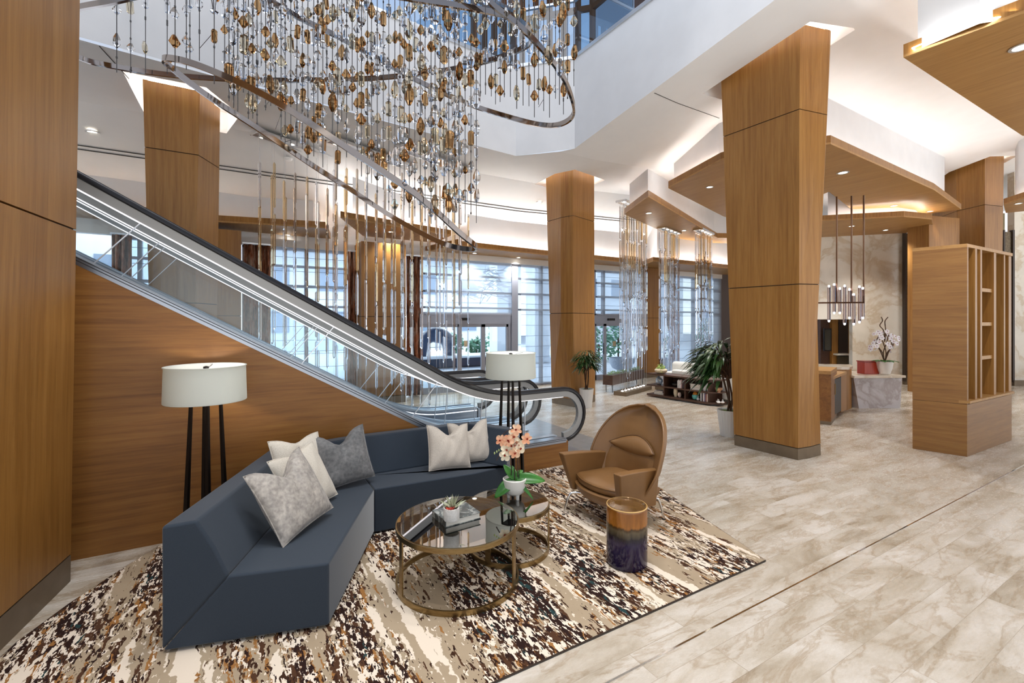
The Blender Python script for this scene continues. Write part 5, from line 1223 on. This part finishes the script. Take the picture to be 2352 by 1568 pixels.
# ---------------------------------------------------------------- hanging glass rods
M['rod_c'] = glass('clear rod glass', (.97, .98, 1, 1), 1.32); M['rod_a'] = glass('amber rod glass', (.92, .83, .68, 1), 1.32); M['rod_s'] = glass('smoky rod glass', (.82, .77, .72, 1), 1.32)
M['wire'] = plain('wire', (.6, .6, .62, 1), .3, .9)
def rods(label, A, B, ztop, n, segs, seed, r=.021, base=True, rows=2, jit=.3, group=None):
    A, B = Vector((A[0], A[1])), Vector((B[0], B[1])); d = (B - A).normalized(); nn = Vector((-d.y, d.x)); m = (A + B) / 2; rg = random.Random(seed)
    root = thing('glass_rod_screen', label, 'light sculpture', (m.x, m.y, 0), 0, group); og = root.location.copy(); ang = math.atan2(d.y, d.x); Lr = (B - A).length
    fr = MB()
    for t_ in (-.12, .12): fr.box((m.x + nn.x * t_, m.y + nn.y * t_, ztop - .02), (Lr, .03, .05), ang)
    for t_ in (-.5, .5): fr.box((m.x + d.x * t_ * Lr, m.y + d.y * t_ * Lr, ztop - .02), (.03, .27, .05), ang)
    fr.build('canopy_frame', M['chrome'], root, org=og); MB().box((m.x, m.y, ztop - .005), (Lr, .24, .012), ang).build('canopy_plate', M['steel'], root, org=og)
    for k in range(4): q = A.lerp(B, (k + .5) / 4); MB().lathe([(.03, -.016), (.03, -.02), (.001, -.02)], 12, (q.x, q.y, ztop)).build('spot_lens', M['lens'], root, org=og)
    if base:
        MB().box((m.x, m.y, .05), (Lr + .1, .34, .1), ang).build('floor_plinth', M['plinth'], root, org=og)
        for k in range(8): q = A.lerp(B, (k + .5) / 8); MB().lathe([(.001, .101), (.03, .101), (.03, .112), (.001, .112)], 10, (q.x, q.y, 0)).build('plinth_light', M['tip2'], root, org=og)
    for i in range(n):
        row = i % rows; u = (i + .5 + rg.uniform(-jit, jit)) / n; q = A.lerp(B, u) + nn * ((row - (rows - 1) / 2) * .16)
        MB().tube([(q.x, q.y, .1), (q.x, q.y, ztop)], .0022, 4).build('hanging_wire', M['wire'], root, org=og)
        z = ztop - rg.uniform(.35, 1.0) if segs[0] else ztop - .1
        for L0, L1, gap, mats in segs[1]:
            L = rg.uniform(L0, L1); z1 = z - L
            if z1 < .25: break
            mat = M[rg.choice(mats)]
            MB().lathe([(.002, 0), (r, .035), (r, L - .035), (.002, L)], 6, (q.x, q.y, z1)).build('glass_rod', mat, root, org=og); z = z1 - rg.uniform(*gap)
    return root
M['tip2'] = emit('plinth light', (1, .95, .9, 1), 12.0)
SEG = (True, [(.55, 1.15, (.01, .12), ['rod_a', 'rod_s', 'rod_a', 'rod_c']), (.7, 1.2, (.01, .1), ['rod_s', 'rod_c', 'rod_a']), (.6, 1.1, (.02, .2), ['rod_c', 'rod_c', 'rod_s']), (.4, .9, (.02, .2), ['rod_c'])])
ZR = 4.96
rods('left one of three hanging glass rod screens behind the escalators', AZ(584, 300, ZR), AZ(794, 372, ZR), ZR, 17, SEG, 41)
rods('middle one of three hanging glass rod screens behind the escalators', AZ(758, 317, ZR), AZ(941, 382, ZR), ZR, 17, SEG, 42)
rods('right one of three hanging glass rod screens behind the escalators', AZ(917, 334, ZR), AZ(1073, 393, ZR), ZR, 17, SEG, 43)
SEG2 = (False, [(.5, .9, (.0, .04), ['rod_c', 'rod_c', 'rod_a']), (.6, .9, (.0, .05), ['rod_c', 'rod_a', 'rod_s']), (.5, .9, (.0, .05), ['rod_c', 'rod_c', 'rod_s']), (.6, 1.0, (.0, .05), ['rod_c', 'rod_c']), (.5, 1.0, (.0, .05), ['rod_c'])])
b0, b1 = AZ(1437, 903), AZ(1493, 888); db = (b1 - b0)
def farrods(lab, px, d_, zt_, seed, ext=.62):
    c_ = AD(px, 737, d_); h_ = Vector((db.x, db.y, 0)).normalized() * ext; rods(lab, c_ - h_, c_ + h_, zt_, 20, SEG2, seed, .026)
farrods('nearest of three dense glass rod columns, rising from the floor by the planter box', 1455, 12.0, 4.85, 51, .72)
farrods('middle one of three dense glass rod columns, behind the left end of the white sofa', 1538, 12.9, 4.4, 52, .57)
farrods('farthest of three dense glass rod columns, behind the larger potted tree', 1617, 13.1, 4.4, 53, .52)
# ---------------------------------------------------------------- crystal chandelier
ch = thing('chandelier', 'huge chandelier of amber and clear crystals on wires with swirling chrome ribbon rings', 'chandelier', (2.4, 4.2, 7.4)); ogc = ch.location.copy()
M['strand'] = plain('strand metal', lin(96, 94, 94), .35, .6); M['rail'] = plain('polished rail', (.40, .34, .30, 1), .08, 1.0)
M['cr_c'] = glass('clear crystal', (.985, .99, 1, 1), 1.30); M['cr_a'] = glass('amber crystal', (.80, .62, .42, 1), 1.30); M['cr_l'] = glass('champagne crystal', (.93, .88, .78, 1), 1.30)
def ribbon(pts, closed=True):
    w = [AD(x, y, d_) for x, y, d_ in pts]; cv = spline(w, 14, closed)
    sec = [(-.013, -.026), (.013, -.026), (.013, .026), (-.013, .026)]
    mb = MB(); mb.tube([p for p in cv], 1.0, 4, closed=closed, sec=sec, up=(0, 0, 1)); return mb.build('chrome_ring', M['rail'], ch, smooth=35, org=ogc)
ribbon([(377, 134, 4.25), (455, 150, 4.05), (620, 226, 3.95), (820, 355, 4.05), (960, 450, 4.25), (1055, 534, 4.5), (1094, 568, 4.75), (1060, 570, 4.95), (1000, 551, 5.1), (900, 497, 5.2), (800, 432, 5.15), (720, 381, 5.0), (600, 300, 4.8), (480, 222, 4.5), (405, 165, 4.35)])
ribbon([(60, 70, 4.6), (182, 132, 4.9), (260, 152, 5.1), (400, 173, 5.3), (560, 183, 5.45), (700, 184, 5.5), (850, 180, 5.5), (1000, 165, 5.4), (1100, 145, 5.25), (1185, 118, 5.0), (1222, 90, 4.75), (1190, 46, 4.5), (1100, 22, 4.3), (980, 2, 4.15), (800, -25, 4.0), (600, -40, 3.9), (400, -25, 3.95), (255, 4, 4.1), (160, 24, 4.3)])
ribbon([(560, -30, 4.2), (620, 2, 4.5), (690, 42, 4.8), (780, 86, 5.05), (860, 130, 5.25), (940, 175, 5.4), (1000, 205, 5.5), (1080, 240, 5.55), (1160, 266, 5.5), (1240, 286, 5.35), (1290, 284, 5.1), (1318, 256, 4.85), (1300, 190, 4.65), (1260, 130, 4.5), (1200, 66, 4.35), (1140, 18, 4.25), (1080, -30, 4.15), (900, -110, 4.0), (700, -120, 3.95), (590, -80, 4.0)])
rg = random.Random(77)
def gem(r, L, k):
    n = 6; mb = MB(); top = r * rg.uniform(.25, .5)
    if k == 0: prof = [(top, 0), (r, L * .32), (r * .96, L * .62), (top, L)]
    elif k == 1: prof = [(r * .55, 0), (r * .8, L * .08), (r * .8, L * .9), (r * .5, L)]
    else: prof = [(r * .35, 0), (r * 1.05, L * .42), (r * .4, L * .95), (r * .3, L)]
    mb.lathe(prof, n, cap=True); return mb
gems = []
for mk, nm in (('cr_a', 'amber_crystal'), ('cr_l', 'champagne_crystal'), ('cr_c', 'clear_crystal')):
    for k in range(3):
        for s_ in (0, 1): o = gem(.034 + .006 * s_, (.145, .125, .085)[k] * (1 + .12 * s_), k).build(nm, M[mk]); me = o.data; bpy.data.objects.remove(o); gems.append((nm, k, me))
byn = {n_: [g for g in gems if g[0] == n_] for n_ in ('amber_crystal', 'champagne_crystal', 'clear_crystal')}
def ylow(x):
    P = [(180, 165), (380, 168), (480, 222), (600, 300), (720, 381), (800, 432), (900, 497), (1000, 520), (1095, 520), (1096, 250), (1160, 262), (1240, 282), (1300, 262), (1320, 230)]
    for (xa, ya_), (xb, yb) in zip(P[:-1], P[1:]):
        if xa <= x <= xb: return ya_ + (yb - ya_) * (x - xa) / max(1, xb - xa)
    return 200
xs = [268, 300, 334, 384, 402, 428, 436, 458, 492]; x = 516
while x < 1098: xs.append(x); x += rg.uniform(9, 14)
while x < 1322: xs.append(x); x += rg.uniform(9, 15)
wire, cand = [], []
prev = None
for x in xs:
    d_ = rg.uniform(4.1, 5.3); yl = ylow(x); yb = yl - (rg.uniform(0, 20) if rg.random() < .45 else rg.uniform(0, .55) * max(60, yl)) if x > 390 else yl
    if x > 1098: yb = yl - rg.uniform(0, 45)
    b = AD(x, max(60, yb), d_); t_ = Vector((b.x, b.y, 7.4))
    s = MB().tube([t_, b], .0042, 5); y = -90.0 + rg.uniform(0, 40)
    for _ in range(4): zz = rg.uniform(b.z, 5.4); s.lathe([(.001, -.012), (.008, -.01), (.008, .01), (.001, .012)], 6, (b.x, b.y, zz))
    if prev and rg.random() < .3 and (prev - Vector((b.x, b.y, 0))).length < .8:
        zz = rg.uniform(max(b.z, 3.2), 5.2); s.tube([(prev.x, prev.y, zz), (b.x, b.y, zz)], .0028, 4)
    prev = Vector((b.x, b.y, 0)); s.build('crystal_strand', M['strand'], ch, org=ogc)
    sp = (30, 62) if x > 500 else (55, 110)
    if x > 1098: sp = (38, 75)
    while y < yb - 8:
        col = rg.random(); nm = 'amber_crystal' if col < .27 else 'champagne_crystal' if col < .45 else 'clear_crystal'
        g = rg.choice(byn[nm]); z = EYE + (HOR - y) * d_ / FOC
        cand.append((nm, g[2], Vector((b.x, b.y, z)), rg.uniform(0, 6), rg.uniform(.85, 1.2), rg.uniform(-.12, .12), y)); y += rg.uniform(*sp) * 1.12
tally = {}
rest = {}
cand.sort(key=lambda c: (c[6] < 0, (c[2] - Vector((0, 0, EYE))).length))
for nm, me, p, a, s_, tl_, y in cand:
    tally[nm] = tally.get(nm, 0) + 1
    mt = Matrix.LocRotScale(p - ogc, Matrix.Rotation(a, 3, 'Z') @ Matrix.Rotation(tl_, 3, 'X'), Vector((s_, s_, s_)))
    if tally[nm] <= 100:
        o = bpy.data.objects.new(nm, me); C.objects.link(o); o.parent = ch; o.matrix_local = mt
    else:
        m_ = rest.setdefault(nm, (MB(), me)); m_[0].add([mt @ v.co for v in me.vertices], [tuple(q.vertices) for q in me.polygons])
for nm, (m_, me) in rest.items():
    o = m_.build('more_' + nm + 's', me.materials[0], ch); o['kind'] = 'stuff'
tf = MB()
for k in range(7): tf.bar((-1.6 + .0, 3 + k * .5, 7.4), (6.2, 3 + k * .5, 7.4), .03, .05)
tf.build('ceiling_grid', M['steel'], ch, org=ogc)
for x_, y_ in ((-1.5, 3), (6, 3), (-1.5, 6), (6, 6)): MB().tube([(x_, y_, 7.4), (x_, y_, 10.45)], .012, 6).build('support_cable', M['steel'], ch, org=ogc)
# ---------------------------------------------------------------- light
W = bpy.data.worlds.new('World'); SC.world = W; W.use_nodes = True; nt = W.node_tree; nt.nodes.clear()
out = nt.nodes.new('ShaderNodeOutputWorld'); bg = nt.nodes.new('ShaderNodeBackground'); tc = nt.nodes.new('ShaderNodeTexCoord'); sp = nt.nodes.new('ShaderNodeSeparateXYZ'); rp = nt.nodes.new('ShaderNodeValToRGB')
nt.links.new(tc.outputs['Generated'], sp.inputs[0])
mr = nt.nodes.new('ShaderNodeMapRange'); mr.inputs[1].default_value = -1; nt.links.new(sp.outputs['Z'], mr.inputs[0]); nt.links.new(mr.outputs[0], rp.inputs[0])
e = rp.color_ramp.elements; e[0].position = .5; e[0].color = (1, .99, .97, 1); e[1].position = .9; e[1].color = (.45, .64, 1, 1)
r2 = nt.nodes.new('ShaderNodeValToRGB'); nt.links.new(mr.outputs[0], r2.inputs[0]); q = r2.color_ramp.elements; q[0].position = .2; q[0].color = (1, 1, 1, 1); q[1].position = .49; q[1].color = (.8, .8, .8, 1)  # strongest below the horizon, an added glow that lights the ceiling from underneath
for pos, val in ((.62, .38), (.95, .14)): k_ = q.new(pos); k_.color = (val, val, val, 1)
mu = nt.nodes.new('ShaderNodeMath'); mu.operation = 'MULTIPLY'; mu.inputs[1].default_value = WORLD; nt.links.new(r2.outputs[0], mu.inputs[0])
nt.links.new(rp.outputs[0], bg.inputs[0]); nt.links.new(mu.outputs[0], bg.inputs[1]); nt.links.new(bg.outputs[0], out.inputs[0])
def area(name, loc, to, size, energy, col=(1, 1, 1)):
    l = bpy.data.lights.new(name, 'AREA'); l.shape = 'RECTANGLE'; l.size, l.size_y = size; l.energy = energy; l.color = col
    o = bpy.data.objects.new(name, l); C.objects.link(o); o.location = loc; o.rotation_euler = (Vector(to) - Vector(loc)).to_track_quat('-Z', 'Y').to_euler(); return o
area('skylight_daylight', (2, 3.5, 9.9), (2, 3.5, 0), (6, 5), SKYL, (.97, .98, 1))
for x_, y_ in ((-.8, .6), (1.6, .4), (4.0, .8), (-.6, 3.2), (1.8, 3.0), (3.9, 3.4)):  # added spots without fittings, only to brighten the seating and floor
    l = bpy.data.lights.new('atrium_fill', 'SPOT'); l.energy = ATR_FILL; l.color = (1, .985, .96); l.spot_size = 1.0; l.spot_blend = .9; l.shadow_soft_size = .25
    o = bpy.data.objects.new('atrium_fill', l); C.objects.link(o); o.location = (x_, y_, 9.55)
area('forecourt_daylight', (8, 26, 9), (8, 20, 0), (30, 8), 4500, (.95, .98, 1))
SC.view_settings.view_transform = 'Standard'; SC.view_settings.look = 'None'; SC.view_settings.gamma = 1; SC.view_settings.use_curve_mapping = False
SC.view_settings.exposure = EXPO
cy = SC.cycles; cy.max_bounces = 14; cy.transparent_max_bounces = 24; cy.transmission_bounces = 10; cy.glossy_bounces = 5; cy.diffuse_bounces = 4; cy.caustics_reflective = False; cy.caustics_refractive = False
cy.sample_clamp_indirect = 6; cy.use_denoising = True
try: cy.denoiser = 'OPENIMAGEDENOISE'
except Exception: pass
# ---------------------------------------------------------------- camera
cam = bpy.data.cameras.new('camera'); co = bpy.data.objects.new('camera', cam); C.objects.link(co); SC.camera = co
cam.sensor_width = 36; cam.lens = FOC / 2352 * 36; cam.shift_y = (HOR - 784) / 2352; cam.clip_start = .05; cam.clip_end = 300
co.location = (0, 0, EYE); fw = Vector((CX, SX, 0)); co.rotation_euler = fw.to_track_quat('-Z', 'Y').to_euler()
